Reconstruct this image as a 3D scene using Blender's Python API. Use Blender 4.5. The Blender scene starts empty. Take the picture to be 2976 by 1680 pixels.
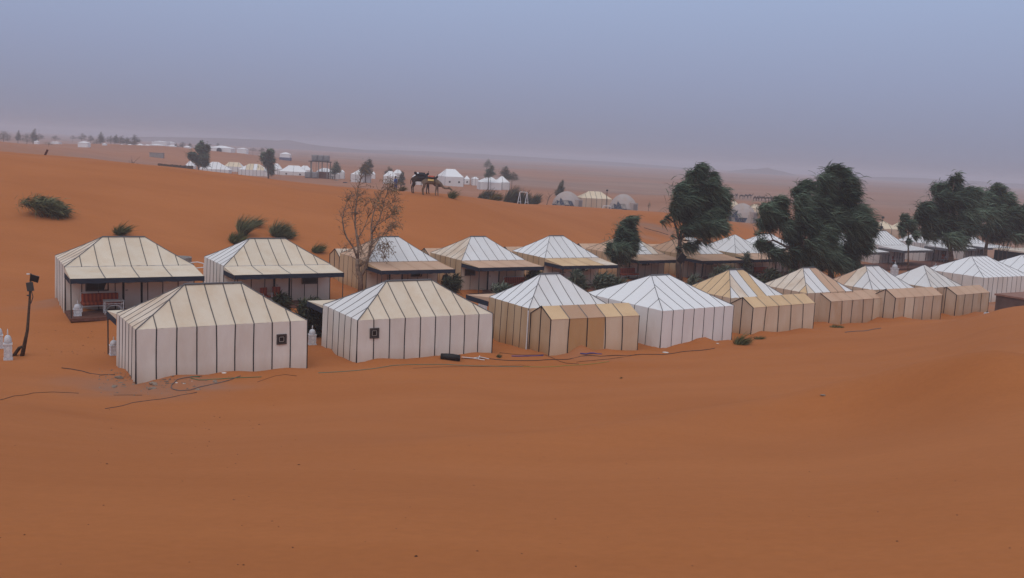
import bpy, math, random
import numpy as np
from mathutils import Vector, Matrix
random.seed(7); RNG = np.random.default_rng(7)
sc = bpy.context.scene
col = sc.collection

# ------------------------------------------------------------------ camera
IMW, IMH, FPX = 2976.0, 1680.0, 2690.0
CAMZ = 9.8
ROLL = math.atan(0.054)
PITCH = math.atan((IMH/2 - (372 + 0.054*IMW/2))*math.cos(ROLL)/FPX)
_c, _s, _cr, _sr = math.cos(PITCH), math.sin(PITCH), math.cos(ROLL), math.sin(ROLL)
_up = Vector((0, _s, _c)); _rt = Vector((1, 0, 0)); _fw = Vector((0, _c, -_s))
R_ = _cr*_rt + _sr*_up; U_ = -_sr*_rt + _cr*_up
cam_data = bpy.data.cameras.new('camera')
cam = bpy.data.objects.new('camera', cam_data); col.objects.link(cam)
M = Matrix((R_, U_, -_fw)).transposed().to_4x4(); M.translation = (0, 0, CAMZ)
cam.matrix_world = M
cam_data.sensor_width = 36.0; cam_data.sensor_fit = 'HORIZONTAL'
cam_data.lens = 36.0*FPX/IMW
cam_data.clip_start = 0.1; cam_data.clip_end = 20000
sc.camera = cam

# ------------------------------------------------------------------ world, sun, exposure
SUN_EL, SUN_AZ = math.radians(57), math.radians(195)     # azimuth clockwise from +Y
w = bpy.data.worlds.new('World'); sc.world = w; w.use_nodes = True
nt = w.node_tree; nt.nodes.clear()
wo = nt.nodes.new('ShaderNodeOutputWorld'); bg = nt.nodes.new('ShaderNodeBackground')
sky = nt.nodes.new('ShaderNodeTexSky'); sky.sky_type = 'NISHITA'; sky.sun_disc = False
sky.sun_elevation = SUN_EL; sky.sun_rotation = SUN_AZ; sky.dust_density = 6.0; sky.air_density = 1.2
tc = nt.nodes.new('ShaderNodeTexCoord'); sep = nt.nodes.new('ShaderNodeSeparateXYZ')
nt.links.new(tc.outputs['Generated'], sep.inputs[0])
rmp = nt.nodes.new('ShaderNodeValToRGB')          # dust veil of the overcast sky, by elevation
nt.links.new(sep.outputs['Z'], rmp.inputs[0])
els = rmp.color_ramp.elements
VEIL = [(0.0, (.258, .245, .318)), (0.02, (.272, .285, .390)), (0.05, (.285, .315, .450)), (0.09, (.305, .352, .520)), (0.17, (.350, .432, .640)), (0.40, (.44, .50, .63)), (1.0, (.64, .66, .71))]
els[0].position = 0; els[0].color = (*VEIL[0][1], 1)
els[1].position = 1; els[1].color = (*VEIL[-1][1], 1)
for p_, c_ in VEIL[1:-1]:
    e = els.new(p_); e.color = (*c_, 1)
sc10 = nt.nodes.new('ShaderNodeVectorMath'); sc10.operation = 'SCALE'; sc10.inputs['Scale'].default_value = 10.0
nt.links.new(rmp.outputs[0], sc10.inputs[0])
mx = nt.nodes.new('ShaderNodeMix'); mx.data_type = 'RGBA'; mx.inputs[0].default_value = 0.93
nt.links.new(sky.outputs[0], mx.inputs[6]); nt.links.new(sc10.outputs[0], mx.inputs[7])
nt.links.new(mx.outputs[2], bg.inputs[0]); bg.inputs[1].default_value = 0.1
nt.links.new(bg.outputs[0], wo.inputs[0])

sl = bpy.data.lights.new('sun', 'SUN'); sl.energy = 0.92; sl.angle = math.radians(60); sl.color = (1.0, .96, .92)
so = bpy.data.objects.new('sun', sl); col.objects.link(so)
sd = Vector((math.sin(SUN_AZ)*math.cos(SUN_EL), math.cos(SUN_AZ)*math.cos(SUN_EL), math.sin(SUN_EL)))
so.rotation_euler = sd.to_track_quat('Z', 'Y').to_euler(); so.location = (-60, -30, 90)

sc.view_settings.view_transform = 'Standard'; sc.view_settings.look = 'None'
sc.view_settings.exposure = 0.0; sc.view_settings.gamma = 1.0; sc.view_settings.use_curve_mapping = False
sc.cycles.use_denoising = True
sc.cycles.max_bounces = 5; sc.cycles.diffuse_bounces = 3; sc.cycles.volume_bounces = 1
sc.cycles.caustics_reflective = False; sc.cycles.caustics_refractive = False

# ------------------------------------------------------------------ pixel <-> place helpers (used to measure where things stand)
def proj(p):
    x, y, z = p[0], p[1], p[2]-CAMZ
    fw = y*_c - z*_s; up = y*_s + z*_c
    return (IMW/2 + FPX*(x*_cr + up*_sr)/fw, IMH/2 - FPX*(-x*_sr + up*_cr)/fw)
def ray(u, v):
    xr = (u-IMW/2)/FPX; yr = (IMH/2-v)/FPX
    x = xr*_cr - yr*_sr; up = xr*_sr + yr*_cr
    return Vector((x, _c + up*_s, up*_c - _s))
def at_y(u, v, y):
    d = ray(u, v); return Vector((0, 0, CAMZ)) + d*(y/d.y)
def yh(u): return 372 + 0.054*u
def mpp(y): return y/FPX*1.012            # metres per photo pixel at depth y

# ------------------------------------------------------------------ terrain heights
PROF = {
 -500: [(-60, 7.6), (0, 8.1), (7, 6.6), (15, 4.6), (25, 2.4), (33, .9), (40, .2), (55, .3), (62, 1.3), (70, 3.0), (82, 5.6), (95, 7.5), (105, 7.5), (130, 5.2), (200, 5.6), (300, 5.9), (400, 3), (600, 0), (5000, 0)],
 0:    [(-60, 7.6), (0, 8.1), (7, 6.6), (15, 4.4), (25, 2.0), (33, .5), (40, 0), (55, .25), (62, 1.1), (70, 2.8), (82, 5.4), (95, 7.2), (105, 7.2), (130, 5.0), (200, 5.4), (300, 5.6), (400, 3), (600, 0), (5000, 0)],
 500:  [(-60, 7.6), (0, 8.1), (7, 6.6), (14, 4.7), (22, 2.4), (29, .8), (34.5, .12), (40, 0), (64, .15), (70, 1.0), (78, 2.8), (88, 5.2), (97, 6.55), (104, 6.5), (125, 4.4), (200, 1.6), (270, -.5), (310, .2), (360, 2.6), (420, 5.6), (480, 5), (650, 0), (5000, 0)],
 1000: [(-60, 7.6), (0, 8.1), (7, 6.6), (15, 4.6), (24, 2.3), (33, .7), (41, .05), (50, -.1), (73, -.1), (79, 1.0), (88, 3.2), (98, 4.9), (106, 5.15), (114, 4.9), (150, 2.5), (235, -.2), (300, 0), (5000, 0)],
 1300: [(-60, 7.6), (0, 8.1), (7, 6.65), (15, 4.6), (25, 2.25), (35, .75), (43, 0), (52, -.15), (78, -.2), (84, 1.2), (91, 3.9), (97, 5.1), (103, 5.15), (112, 4.7), (145, 1.9), (200, -.3), (240, 0), (5000, 0)],
 1600: [(-60, 7.6), (0, 8.1), (7, 6.65), (15, 4.6), (25, 2.3), (35, .8), (43.5, 0), (52, -.15), (84, -.25), (90, 1.0), (100, 2.9), (112, 3.6), (122, 3.5), (160, 1.0), (188, -.3), (240, 0), (5000, 0)],
 2000: [(-60, 7.6), (0, 8.1), (7, 6.7), (15, 4.8), (25, 2.8), (35, 1.3), (44, .35), (52, -.1), (60, -.45), (100, -.45), (108, .8), (116, 2.2), (124, 2.9), (135, 2.6), (170, 0), (200, -.5), (230, 1.2), (260, 1.0), (320, -.3), (500, 0), (5000, 0)],
 2500: [(-60, 7.6), (0, 8.1), (7, 6.8), (15, 5.0), (25, 3.1), (35, 1.9), (45, 1.1), (55, .3), (62, -.4), (70, -.6), (110, -.55), (160, -.3), (220, .4), (300, 0), (5000, 0)],
 2750: [(-60, 7.6), (0, 8.1), (7, 6.9), (15, 5.3), (25, 3.7), (35, 2.7), (45, 1.9), (55, 1.1), (60, .65), (64, .0), (68, -.55), (75, -.65), (160, -.4), (300, 0), (5000, 0)],
 2976: [(-60, 7.6), (0, 8.1), (7, 7.0), (15, 5.6), (25, 4.4), (35, 3.7), (45, 3.1), (52, 2.8), (56, 2.2), (61, .7), (68, -.4), (80, -.6), (160, -.5), (300, 0), (5000, 0)],
 3500: [(-60, 7.6), (0, 8.1), (7, 7.1), (15, 6.0), (25, 5.0), (35, 4.3), (45, 3.8), (52, 3.5), (57, 2.8), (63, 1.0), (70, -.3), (80, -.6), (160, -.5), (300, 0), (5000, 0)],
}
def _pchip(pts):
    x = np.array([p[0] for p in pts], float); y = np.array([p[1] for p in pts], float)
    h = np.diff(x); dl = np.diff(y)/h; m = np.zeros(len(x))
    for i in range(1, len(x)-1):
        if dl[i-1]*dl[i] > 0:
            w1, w2 = 2*h[i]+h[i-1], h[i]+2*h[i-1]
            m[i] = (w1+w2)/(w1/dl[i-1]+w2/dl[i])
    return x, y, h, m
def _peval(P, q):
    x, y, h, m = P
    q = np.clip(q, x[0], x[-1]); i = np.clip(np.searchsorted(x, q)-1, 0, len(h)-1)
    t = (q-x[i])/h[i]; t2 = t*t; t3 = t2*t
    return (2*t3-3*t2+1)*y[i] + (t3-2*t2+t)*h[i]*m[i] + (-2*t3+3*t2)*y[i+1] + (t3-t2)*h[i]*m[i+1]
_cols = sorted(PROF); _P = [_pchip(PROF[k]) for k in _cols]
_cx = np.array([ray(k, yh(k)+160).x/ray(k, yh(k)+160).y for k in _cols])
def vnoise(x, y, seed=0):
    xi = np.floor(x).astype(np.int64); yi = np.floor(y).astype(np.int64); fx = x-xi; fy = y-yi
    def hsh(a, b):
        n = (a*374761393 + b*668265263 + seed*1274126177) & 0x7fffffff
        n = ((n ^ (n >> 13))*1103515245) & 0x7fffffff
        n = (n ^ (n >> 16)) & 0xffff
        return n/32767.5 - 1
    u = fx*fx*(3-2*fx); v = fy*fy*(3-2*fy)
    return (hsh(xi, yi)*(1-u)+hsh(xi+1, yi)*u)*(1-v) + (hsh(xi, yi+1)*(1-u)+hsh(xi+1, yi+1)*u)*v
BUMPS = []      # x, y, radius, height
PADS = []       # x, y, wanted z, radius
def raw(x, y):
    x = np.asarray(x, float); y = np.asarray(y, float)
    c = x/np.maximum(y, 6.0); c = np.clip(c, _cx[0], _cx[-1])
    Z = np.stack([_peval(P, y) for P in _P])            # ncol,N
    i = np.clip(np.searchsorted(_cx, c)-1, 0, len(_cx)-2)
    n = np.arange(len(c)); i0 = np.maximum(i-1, 0); i3 = np.minimum(i+2, len(_cx)-1)
    h = _cx[i+1]-_cx[i]; t = (c-_cx[i])/h
    m1 = (Z[i+1, n]-Z[i0, n])/(_cx[i+1]-_cx[i0])*h; m2 = (Z[i3, n]-Z[i, n])/(_cx[i3]-_cx[i])*h
    t2 = t*t; t3 = t2*t
    z = (2*t3-3*t2+1)*Z[i, n]+(t3-2*t2+t)*m1+(-2*t3+3*t2)*Z[i+1, n]+(t3-t2)*m2
    camp = np.exp(-((y-55)/30.0)**2)
    z = z + 0.10*vnoise(x*.16, y*.16, 1)*np.clip(y/20, 0, 1) + (0.05*camp+.012)*vnoise(x*.7, y*.7, 2)*np.clip(y/15, 0, 1)
    far = np.clip((y-150)/200, 0, 1)
    z = z + far*(0.5*vnoise(x*.02, y*.02, 3) + .25*vnoise(x*.07, y*.07, 4))
    return z
def ground(x, y):
    sc_ = np.isscalar(x); x = np.atleast_1d(np.asarray(x, float)); y = np.atleast_1d(np.asarray(y, float))
    z = raw(x, y)
    if PADS:
        W_ = np.zeros_like(x); D_ = np.zeros_like(x)
        for px_, py_, dz_, r_ in PADS:
            wgt = np.exp(-(((x-px_)**2+(y-py_)**2)/r_**2)**1.5); W_ += wgt; D_ += wgt*dz_
        z = z + D_/np.maximum(W_, 1.0)
    for bx_, by_, br_, bh_ in BUMPS:
        z = z + bh_*np.exp(-((x-bx_)**2+(y-by_)**2)/br_**2)
    return float(z[0]) if sc_ else z
def gp(u, y):                                  # point on the ground in photo column u at depth y
    v = yh(u)+CAMZ/y*FPX
    for _ in range(5):
        p = at_y(u, v, y); z = ground(p.x, p.y); v = proj((p.x, y, z))[1]
    return Vector((p.x, y, z))
_ty = np.concatenate([np.linspace(6, 140, 900), np.linspace(140.5, 1500, 900)])
def hit(u, v, ymin=6.0):                       # first ground point seen at photo pixel u, v
    d = ray(u, v); t = _ty/d.y
    x = d.x*t; z = CAMZ + d.z*t; g = ground(x, _ty)
    ok = np.nonzero((z <= g) & (_ty >= ymin))[0]
    k = ok[0] if len(ok) else len(_ty)-1
    return Vector((x[k], _ty[k], g[k]))

# ------------------------------------------------------------------ materials
MATS = {}
def mat(name, colr, rough=.9, noise=0.0, nscale=8.0, col2=None, bump=0.0, bscale=60.0, rnd=0.0, metal=0.0, emit=None, coord='Object'):
    if name in MATS: return MATS[name]
    m = bpy.data.materials.new(name); m.use_nodes = True; t = m.node_tree; b = t.nodes['Principled BSDF']
    b.inputs['Base Color'].default_value = (*colr, 1); b.inputs['Roughness'].default_value = rough; b.inputs['Metallic'].default_value = metal
    if 'Specular IOR Level' in b.inputs: b.inputs['Specular IOR Level'].default_value = .25
    tcn = t.nodes.new('ShaderNodeTexCoord'); src = None
    if noise or col2:
        nz = t.nodes.new('ShaderNodeTexNoise'); nz.inputs['Scale'].default_value = nscale; nz.inputs['Detail'].default_value = 5
        t.links.new(tcn.outputs[coord], nz.inputs['Vector'])
        cr = t.nodes.new('ShaderNodeValToRGB'); t.links.new(nz.outputs['Fac'], cr.inputs[0])
        c2 = col2 or tuple(max(0, c*(1-noise)) for c in colr)
        cr.color_ramp.elements[0].position = .35; cr.color_ramp.elements[0].color = (*c2, 1)
        cr.color_ramp.elements[1].position = .65; cr.color_ramp.elements[1].color = (*colr, 1)
        src = cr.outputs[0]
    if rnd:
        oi = t.nodes.new('ShaderNodeObjectInfo'); mr = t.nodes.new('ShaderNodeMapRange')
        mr.inputs['To Min'].default_value = 1-rnd; mr.inputs['To Max'].default_value = 1+rnd*.4
        t.links.new(oi.outputs['Random'], mr.inputs[0])
        hs = t.nodes.new('ShaderNodeHueSaturation'); t.links.new(mr.outputs[0], hs.inputs['Value'])
        if src: t.links.new(src, hs.inputs['Color'])
        else: hs.inputs['Color'].default_value = (*colr, 1)
        src = hs.outputs[0]
    if src: t.links.new(src, b.inputs['Base Color'])
    if bump:
        n2 = t.nodes.new('ShaderNodeTexNoise'); n2.inputs['Scale'].default_value = bscale; n2.inputs['Detail'].default_value = 4
        t.links.new(tcn.outputs[coord], n2.inputs['Vector'])
        bp = t.nodes.new('ShaderNodeBump'); bp.inputs['Strength'].default_value = bump; bp.inputs['Distance'].default_value = .02
        t.links.new(n2.outputs['Fac'], bp.inputs['Height']); t.links.new(bp.outputs[0], b.inputs['Normal'])
    if emit:
        b.inputs['Emission Color'].default_value = (*emit[0], 1); b.inputs['Emission Strength'].default_value = emit[1]
    MATS[name] = m; return m
def fabric(name, colr, stain=(.42, .25, .13), amt=.25, low=.0, rnd=.07):
    """tent canvas: colour, blotchy sand stain (amt), splashed sand creeping up from the foot (low), faint weave and creases"""
    if name in MATS: return MATS[name]
    m = bpy.data.materials.new(name); m.use_nodes = True; t = m.node_tree; b = t.nodes['Principled BSDF']; L = t.links.new
    b.inputs['Roughness'].default_value = .95; b.inputs['Specular IOR Level'].default_value = .15
    g = t.nodes.new('ShaderNodeNewGeometry'); tcn = t.nodes.new('ShaderNodeTexCoord')
    n1 = t.nodes.new('ShaderNodeTexNoise'); n1.inputs['Scale'].default_value = .55; n1.inputs['Detail'].default_value = 7; n1.inputs['Roughness'].default_value = .62
    mp = t.nodes.new('ShaderNodeMapping'); mp.inputs['Scale'].default_value = (1.6, 1.6, .55); L(g.outputs['Position'], mp.inputs[0]); L(mp.outputs[0], n1.inputs['Vector'])
    r1 = t.nodes.new('ShaderNodeMapRange'); r1.inputs[1].default_value = .42; r1.inputs[2].default_value = .72; r1.inputs[4].default_value = amt
    L(n1.outputs['Fac'], r1.inputs[0])
    f = r1.outputs[0]
    if low:
        sp = t.nodes.new('ShaderNodeSeparateXYZ'); L(tcn.outputs['Object'], sp.inputs[0])
        ad = t.nodes.new('ShaderNodeMath'); ad.operation = 'MULTIPLY_ADD'; ad.inputs[1].default_value = 1.5; L(n1.outputs['Fac'], ad.inputs[0])
        neg = t.nodes.new('ShaderNodeMath'); neg.operation = 'MULTIPLY'; neg.inputs[1].default_value = -1.3; L(sp.outputs['Z'], neg.inputs[0]); L(neg.outputs[0], ad.inputs[2])
        r2 = t.nodes.new('ShaderNodeMapRange'); r2.inputs[1].default_value = -.5; r2.inputs[2].default_value = 1.0; r2.inputs[4].default_value = low; L(ad.outputs[0], r2.inputs[0])
        mx_ = t.nodes.new('ShaderNodeMath'); mx_.operation = 'MAXIMUM'; L(f, mx_.inputs[0]); L(r2.outputs[0], mx_.inputs[1]); f = mx_.outputs[0]
    mix = t.nodes.new('ShaderNodeMix'); mix.data_type = 'RGBA'; mix.inputs[6].default_value = (*colr, 1); mix.inputs[7].default_value = (*stain, 1); L(f, mix.inputs[0])
    oi = t.nodes.new('ShaderNodeObjectInfo'); mr = t.nodes.new('ShaderNodeMapRange'); mr.inputs['To Min'].default_value = 1-rnd; mr.inputs['To Max'].default_value = 1.0
    L(oi.outputs['Random'], mr.inputs[0]); hs = t.nodes.new('ShaderNodeHueSaturation'); L(mr.outputs[0], hs.inputs['Value']); L(mix.outputs[2], hs.inputs['Color']); L(hs.outputs[0], b.inputs['Base Color'])
    n2 = t.nodes.new('ShaderNodeTexNoise'); n2.inputs['Scale'].default_value = 2.2; n2.inputs['Detail'].default_value = 5; L(mp.outputs[0], n2.inputs['Vector'])
    bp = t.nodes.new('ShaderNodeBump'); bp.inputs['Strength'].default_value = .55; bp.inputs['Distance'].default_value = .05; L(n2.outputs['Fac'], bp.inputs['Height']); L(bp.outputs[0], b.inputs['Normal'])
    MATS[name] = m; return m
WHITE = fabric('canvas_white', (.74, .73, .73), amt=.10)
BRIGHT = fabric('canvas_clean_white', (.79, .79, .80), amt=.03, rnd=.03)
CREAM = fabric('canvas_cream', (.71, .61, .49), stain=(.58, .41, .26), amt=.5)
WALLW = fabric('canvas_wall_white', (.745, .715, .68), amt=.26, low=.55)
WALLT = fabric('canvas_wall_tan', (.56, .41, .27), stain=(.42, .22, .09), amt=.5, low=.95)
WALLD = fabric('canvas_wall_dusty', (.60, .46, .35), stain=(.45, .25, .12), amt=.55, low=.85)
GOLD = fabric('canvas_gold', (.68, .48, .29), amt=.35)
TAN = fabric('canvas_tan', (.57, .37, .26), stain=(.66, .52, .38), amt=.30)
BROWN = fabric('canvas_brown', (.50, .32, .22), amt=.3)
PALE = fabric('canvas_sandy_white', (.72, .62, .52), amt=.55)
SEAM = mat('black_strap', (.022, .022, .028), .8)
SEAMR = mat('grey_roof_strap', (.125, .115, .11), .9)  # roof straps a paler grey than the black wall straps
SEAMG = mat('grey_strap', (.13, .13, .14), .8)
NAVY = mat('navy_valance', (.022, .030, .050), .85, bump=.3, bscale=9)
DARKM = mat('dark_metal_pole', (.05, .05, .05), .5)
PANE = mat('dark_window', (.012, .012, .014), .25)
FRAME = mat('window_frame', (.06, .05, .05), .6)
WFRAME = mat('pale_window_frame', (.27, .25, .24), .6)
WPAINT = mat('white_paint', (.72, .73, .76), .6, noise=.12, nscale=14)
LATT = mat('white_lantern_metal', (.66, .68, .73), .55, noise=.35, nscale=26)
WOODD = mat('weathered_wood', (.11, .075, .052), .9, noise=.5, nscale=9, bump=.5)
REDCL = None
CONC = mat('grey_concrete', (.30, .28, .27), .95, noise=.3, nscale=3, bump=.4)
BARK = mat('bark', (.16, .115, .09), .95, noise=.5, nscale=5, bump=.7, bscale=14)
MATR = mat('dark_red_mat', (.17, .075, .055), .95, noise=.4, nscale=5)

# ------------------------------------------------------------------ mesh helpers
class MB:
    def __init__(s): s.v = []; s.f = []
    def add(s, vs, fs):
        o = len(s.v); s.v += [tuple(p) for p in vs]; s.f += [tuple(o+i for i in q) for q in fs]
    def poly(s, *p): s.add(p, [tuple(range(len(p)))])
    def box(s, c, d, R=None):
        vs = []
        for k in range(8):
            p = Vector((d[0]/2*(1 if k & 1 else -1), d[1]/2*(1 if k & 2 else -1), d[2]/2*(1 if k & 4 else -1)))
            if R: p = R @ p
            vs.append(p+Vector(c))
        s.add(vs, [(0, 2, 3, 1), (4, 5, 7, 6), (0, 1, 5, 4), (2, 6, 7, 3), (0, 4, 6, 2), (1, 3, 7, 5)])
    def grid(s, rows):
        n = len(rows[0]); vs = [p for r in rows for p in r]
        s.add(vs, [(i*n+j, i*n+j+1, (i+1)*n+j+1, (i+1)*n+j) for i in range(len(rows)-1) for j in range(n-1)])
    def tube(s, pts, rad, n=6):
        pts = [Vector(p) for p in pts]; m = len(pts)
        if not hasattr(rad, '__len__'): rad = [rad]*m
        vs = []; ref = None
        for i, p in enumerate(pts):
            d = (pts[min(i+1, m-1)]-pts[max(i-1, 0)]).normalized()
            if ref is None: ref = Vector((0, 0, 1)) if abs(d.z) < .9 else Vector((1, 0, 0))
            a = (ref - d*ref.dot(d)).normalized(); b = d.cross(a); ref = a
            for k in range(n):
                an = 2*math.pi*k/n; vs.append(p+(a*math.cos(an)+b*math.sin(an))*rad[i])
        fs = [(i*n+k, i*n+(k+1) % n, (i+1)*n+(k+1) % n, (i+1)*n+k) for i in range(m-1) for k in range(n)]
        fs += [tuple(reversed(range(n))), tuple((m-1)*n+k for k in range(n))]
        s.add(vs, fs)
    def lathe(s, prof, n=12, c=(0, 0, 0), sq=False):
        vs = []; c = Vector(c)
        for r, z in prof:
            for k in range(n):
                an = 2*math.pi*(k+.5)/n; vs.append(c+Vector((r*math.cos(an), r*math.sin(an), z)))
        m = len(prof)
        fs = [(i*n+k, i*n+(k+1) % n, (i+1)*n+(k+1) % n, (i+1)*n+k) for i in range(m-1) for k in range(n)]
        fs += [tuple(reversed(range(n))), tuple((m-1)*n+k for k in range(n))]
        s.add(vs, fs)
    def obj(s, name, material, parent=None, smooth=False):
        me = bpy.data.meshes.new(name); me.from_pydata(s.v, [], s.f)
        if material: me.materials.append(material)
        if smooth: me.polygons.foreach_set('use_smooth', [True]*len(me.polygons))
        o = bpy.data.objects.new(name, me); col.objects.link(o); o.parent = parent
        return o
def tag(o, label, cat=None, group=None, kind=None):
    if label: o['label'] = label
    if cat: o['category'] = cat
    if group: o['group'] = group
    if kind: o['kind'] = kind
    return o
def thing(name, label, cat, loc, rz=0.0, group=None):
    o = bpy.data.objects.new(name, None); col.objects.link(o); o.empty_display_size = .3
    o.location = loc; o.rotation_euler = (0, 0, rz); return tag(o, label, cat, group)
def dup(root, loc, rz, label, scale=1.0):
    r = root.copy(); col.objects.link(r); r.location = loc; r.rotation_euler = (0, 0, rz); r.scale = (scale,)*3 if not hasattr(scale, '__len__') else scale
    r['label'] = label
    for ch in list(root.children):
        c = ch.copy(); col.objects.link(c); c.parent = r
        for g in list(ch.children):
            d = g.copy(); col.objects.link(d); d.parent = c
    return r
# ------------------------------------------------------------------ measured tents: x, y, z, heading, length, depth, wall, rise, ridge
TENT = {
 'F1': (-12.75, 39.06, 0.0, 33.6, 7.03, 3.79, 2.27, 1.46, 2.36), 'F2': (-5.05, 44.90, -.11, 32.3, 7.12, 4.37, 2.17, 1.44, 2.39),
 'F3': (2.00, 49.58, -.08, 33.2, 5.13, 3.84, 2.22, 1.48, 1.17), 'F4': (8.45, 52.85, -.15, 36.6, 5.71, 6.37, 2.21, 1.42, 1.39),
 'F5': (14.52, 60.10, -.46, 33.4, 4.90, 4.14, 2.22, 1.48, 1.17), 'F6': (20.88, 65.17, -.57, 33.6, 4.85, 4.04, 2.22, 1.45, 1.25),
 'F7': (27.03, 69.63, -.65, 32.7, 4.97, 4.16, 2.23, 1.46, 1.42), 'F8': (32.46, 72.96, -.67, 35.5, 4.35, 4.14, 2.22, 1.43, .22),
 'F9': (41.93, 83.47, -.55, 32.7, 7.35, 5.74, 2.15, 1.50, 2.35), 'F10': (49.13, 88.37, -.55, 32.7, 7.35, 5.74, 2.15, 1.50, 2.35),
 'R1': (-22.35, 52.69, .28, 31.8, 6.67, 4.88, 2.40, 1.35, 2.23), 'R2': (-15.76, 58.83, .04, 32.5, 6.73, 4.64, 2.29, 1.42, 2.27),
 'R3': (-9.10, 66.95, -.20, 32.0, 5.51, 5.04, 2.23, 1.50, 1.39), 'R4': (-2.81, 70.74, -.20, 31.9, 5.45, 5.08, 2.23, 1.52, 1.25),
 'R5': (3.41, 75.95, -.25, 31.6, 5.30, 4.93, 2.22, 1.52, 1.32), 'R6': (10.19, 84.68, -.43, 32.9, 5.30, 4.91, 2.12, 1.38, 1.50),
 'R7': (16.41, 88.49, -.50, 33.0, 5.23, 4.92, 2.15, 1.38, 1.47), 'R8': (21.59, 90.98, -.49, 33.1, 4.72, 5.09, 2.26, 1.52, .18),
 'R9': (26.2, 96.5, -.50, 33.0, 5.20, 5.0, 2.25, 1.42, 1.30),
 'G1': (44.17, 112.39, -.55, 32.9, 4.79, 4.15, 2.24, 1.50, 2.17), 'G3': (59.90, 124.95, -.58, 33.0, 4.77, 4.60, 2.17, 1.35, 2.6),
 'G0': (36.4, 105.9, -.52, 33.0, 4.79, 4.15, 2.24, 1.50, 2.17), 'G2': (52.4, 119.0, -.56, 33.0, 4.79, 4.3, 2.24, 1.45, 2.3),
 'A3': (3.87, 47.11, 0.0, 29.7, 5.40, 1.89, 1.92, .51, 0), 'A5': (16.32, 57.02, -.28, 35.7, 5.87, 1.66, 1.88, .49, 0),
 'A6': (23.57, 64.70, -.62, 35.1, 6.03, 1.86, 1.79, .46, 0), 'A7': (28.82, 66.72, -.48, 32.8, 5.54, 1.65, 1.83, .50, 0),
 'A8': (35.40, 72.28, -.70, 35.8, 4.85, 1.69, 1.79, .48, 0),
}
for k_, t_ in TENT.items():
    dz = t_[2]-float(raw([t_[0]], [t_[1]])[0])
    if k_ in ('R1', 'R2', 'R3', 'R4', 'R5', 'R6', 'R7', 'R8', 'R9'):       # keep the porch level too
        h_ = math.radians(t_[3]); q_ = (t_[0]+math.sin(h_)*3.2, t_[1]-math.cos(h_)*3.2)
        PADS.append((q_[0], q_[1], t_[2]-float(raw([q_[0]], [q_[1]])[0]), 3.4))
    PADS.append((t_[0], t_[1], dz, 3.4 if k_[0] != 'A' else 2.4))
def loc2w(k, a, b):
    t = TENT[k]; h = math.radians(t[3]); return (t[0]+math.cos(h)*a-math.sin(h)*b, t[1]+math.sin(h)*a+math.cos(h)*b)
for k_, a_, b_, r_, h_ in [('F1', -1.6, -2.1, .9, .20), ('F1', .2, -2.2, 1.2, .22), ('F1', 2.2, -2.2, 1.2, .16), ('F1', -3.9, -.3, .7, .22), ('F1', -3.8, -2.4, .7, -.16),
                           ('F2', -2.4, -2.5, .8, .16), ('F2', 0, -2.6, 1.1, .10), ('F2', 2.6, -2.6, 1.0, .12), ('A3', -.9, -1.2, .7, .30), ('A3', .5, -1.3, .8, .22),
                           ('F4', .2, -3.6, .9, .16), ('F4', 2.0, -3.7, .8, .14), ('F4', -2.9, -3.6, .6, -.10), ('A7', -2.4, -1.1, .9, .22), ('A7', 1.2, -1.1, .7, .14), ('A8', .6, -1.2, .8, .3), ('A5', 1.8, -1.2, 1.2, .22), ('R1', -3.6, 1.0, .9, .30)]:
    x_, y_ = loc2w(k_, a_, b_); BUMPS.append((x_, y_, r_, h_))

rd_ = random.Random(3)
for k_ in ('F1', 'F2', 'F3', 'F4', 'A3', 'A5', 'A6', 'A7', 'A8', 'R1', 'R2'):
    t_ = TENT[k_]
    for i_ in range(7):
        a_ = rd_.uniform(-.5, .5)*t_[4]; x_, y_ = loc2w(k_, a_, -t_[5]/2-.15); BUMPS.append((x_, y_, rd_.uniform(.35, .8), rd_.uniform(-.02, .13)))
    for i_ in range(4):
        b_ = rd_.uniform(-.5, .5)*t_[5]; x_, y_ = loc2w(k_, -t_[4]/2-.15, b_); BUMPS.append((x_, y_, rd_.uniform(.35, .7), rd_.uniform(-.02, .12)))
cr_ = [hit(u_, v_) for u_, v_ in ((2976, 1150), (2700, 1172), (2400, 1205), (2100, 1240), (1800, 1275), (1500, 1305), (1200, 1330))]
for j_ in range(len(cr_)-1):
    for i_ in range(4):
        q_ = cr_[j_].lerp(cr_[j_+1], i_/4); f_ = 1-(j_+i_/4)/6
        BUMPS.append((q_.x, q_.y, 1.6+.9*f_, .04+.22*f_))
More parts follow.
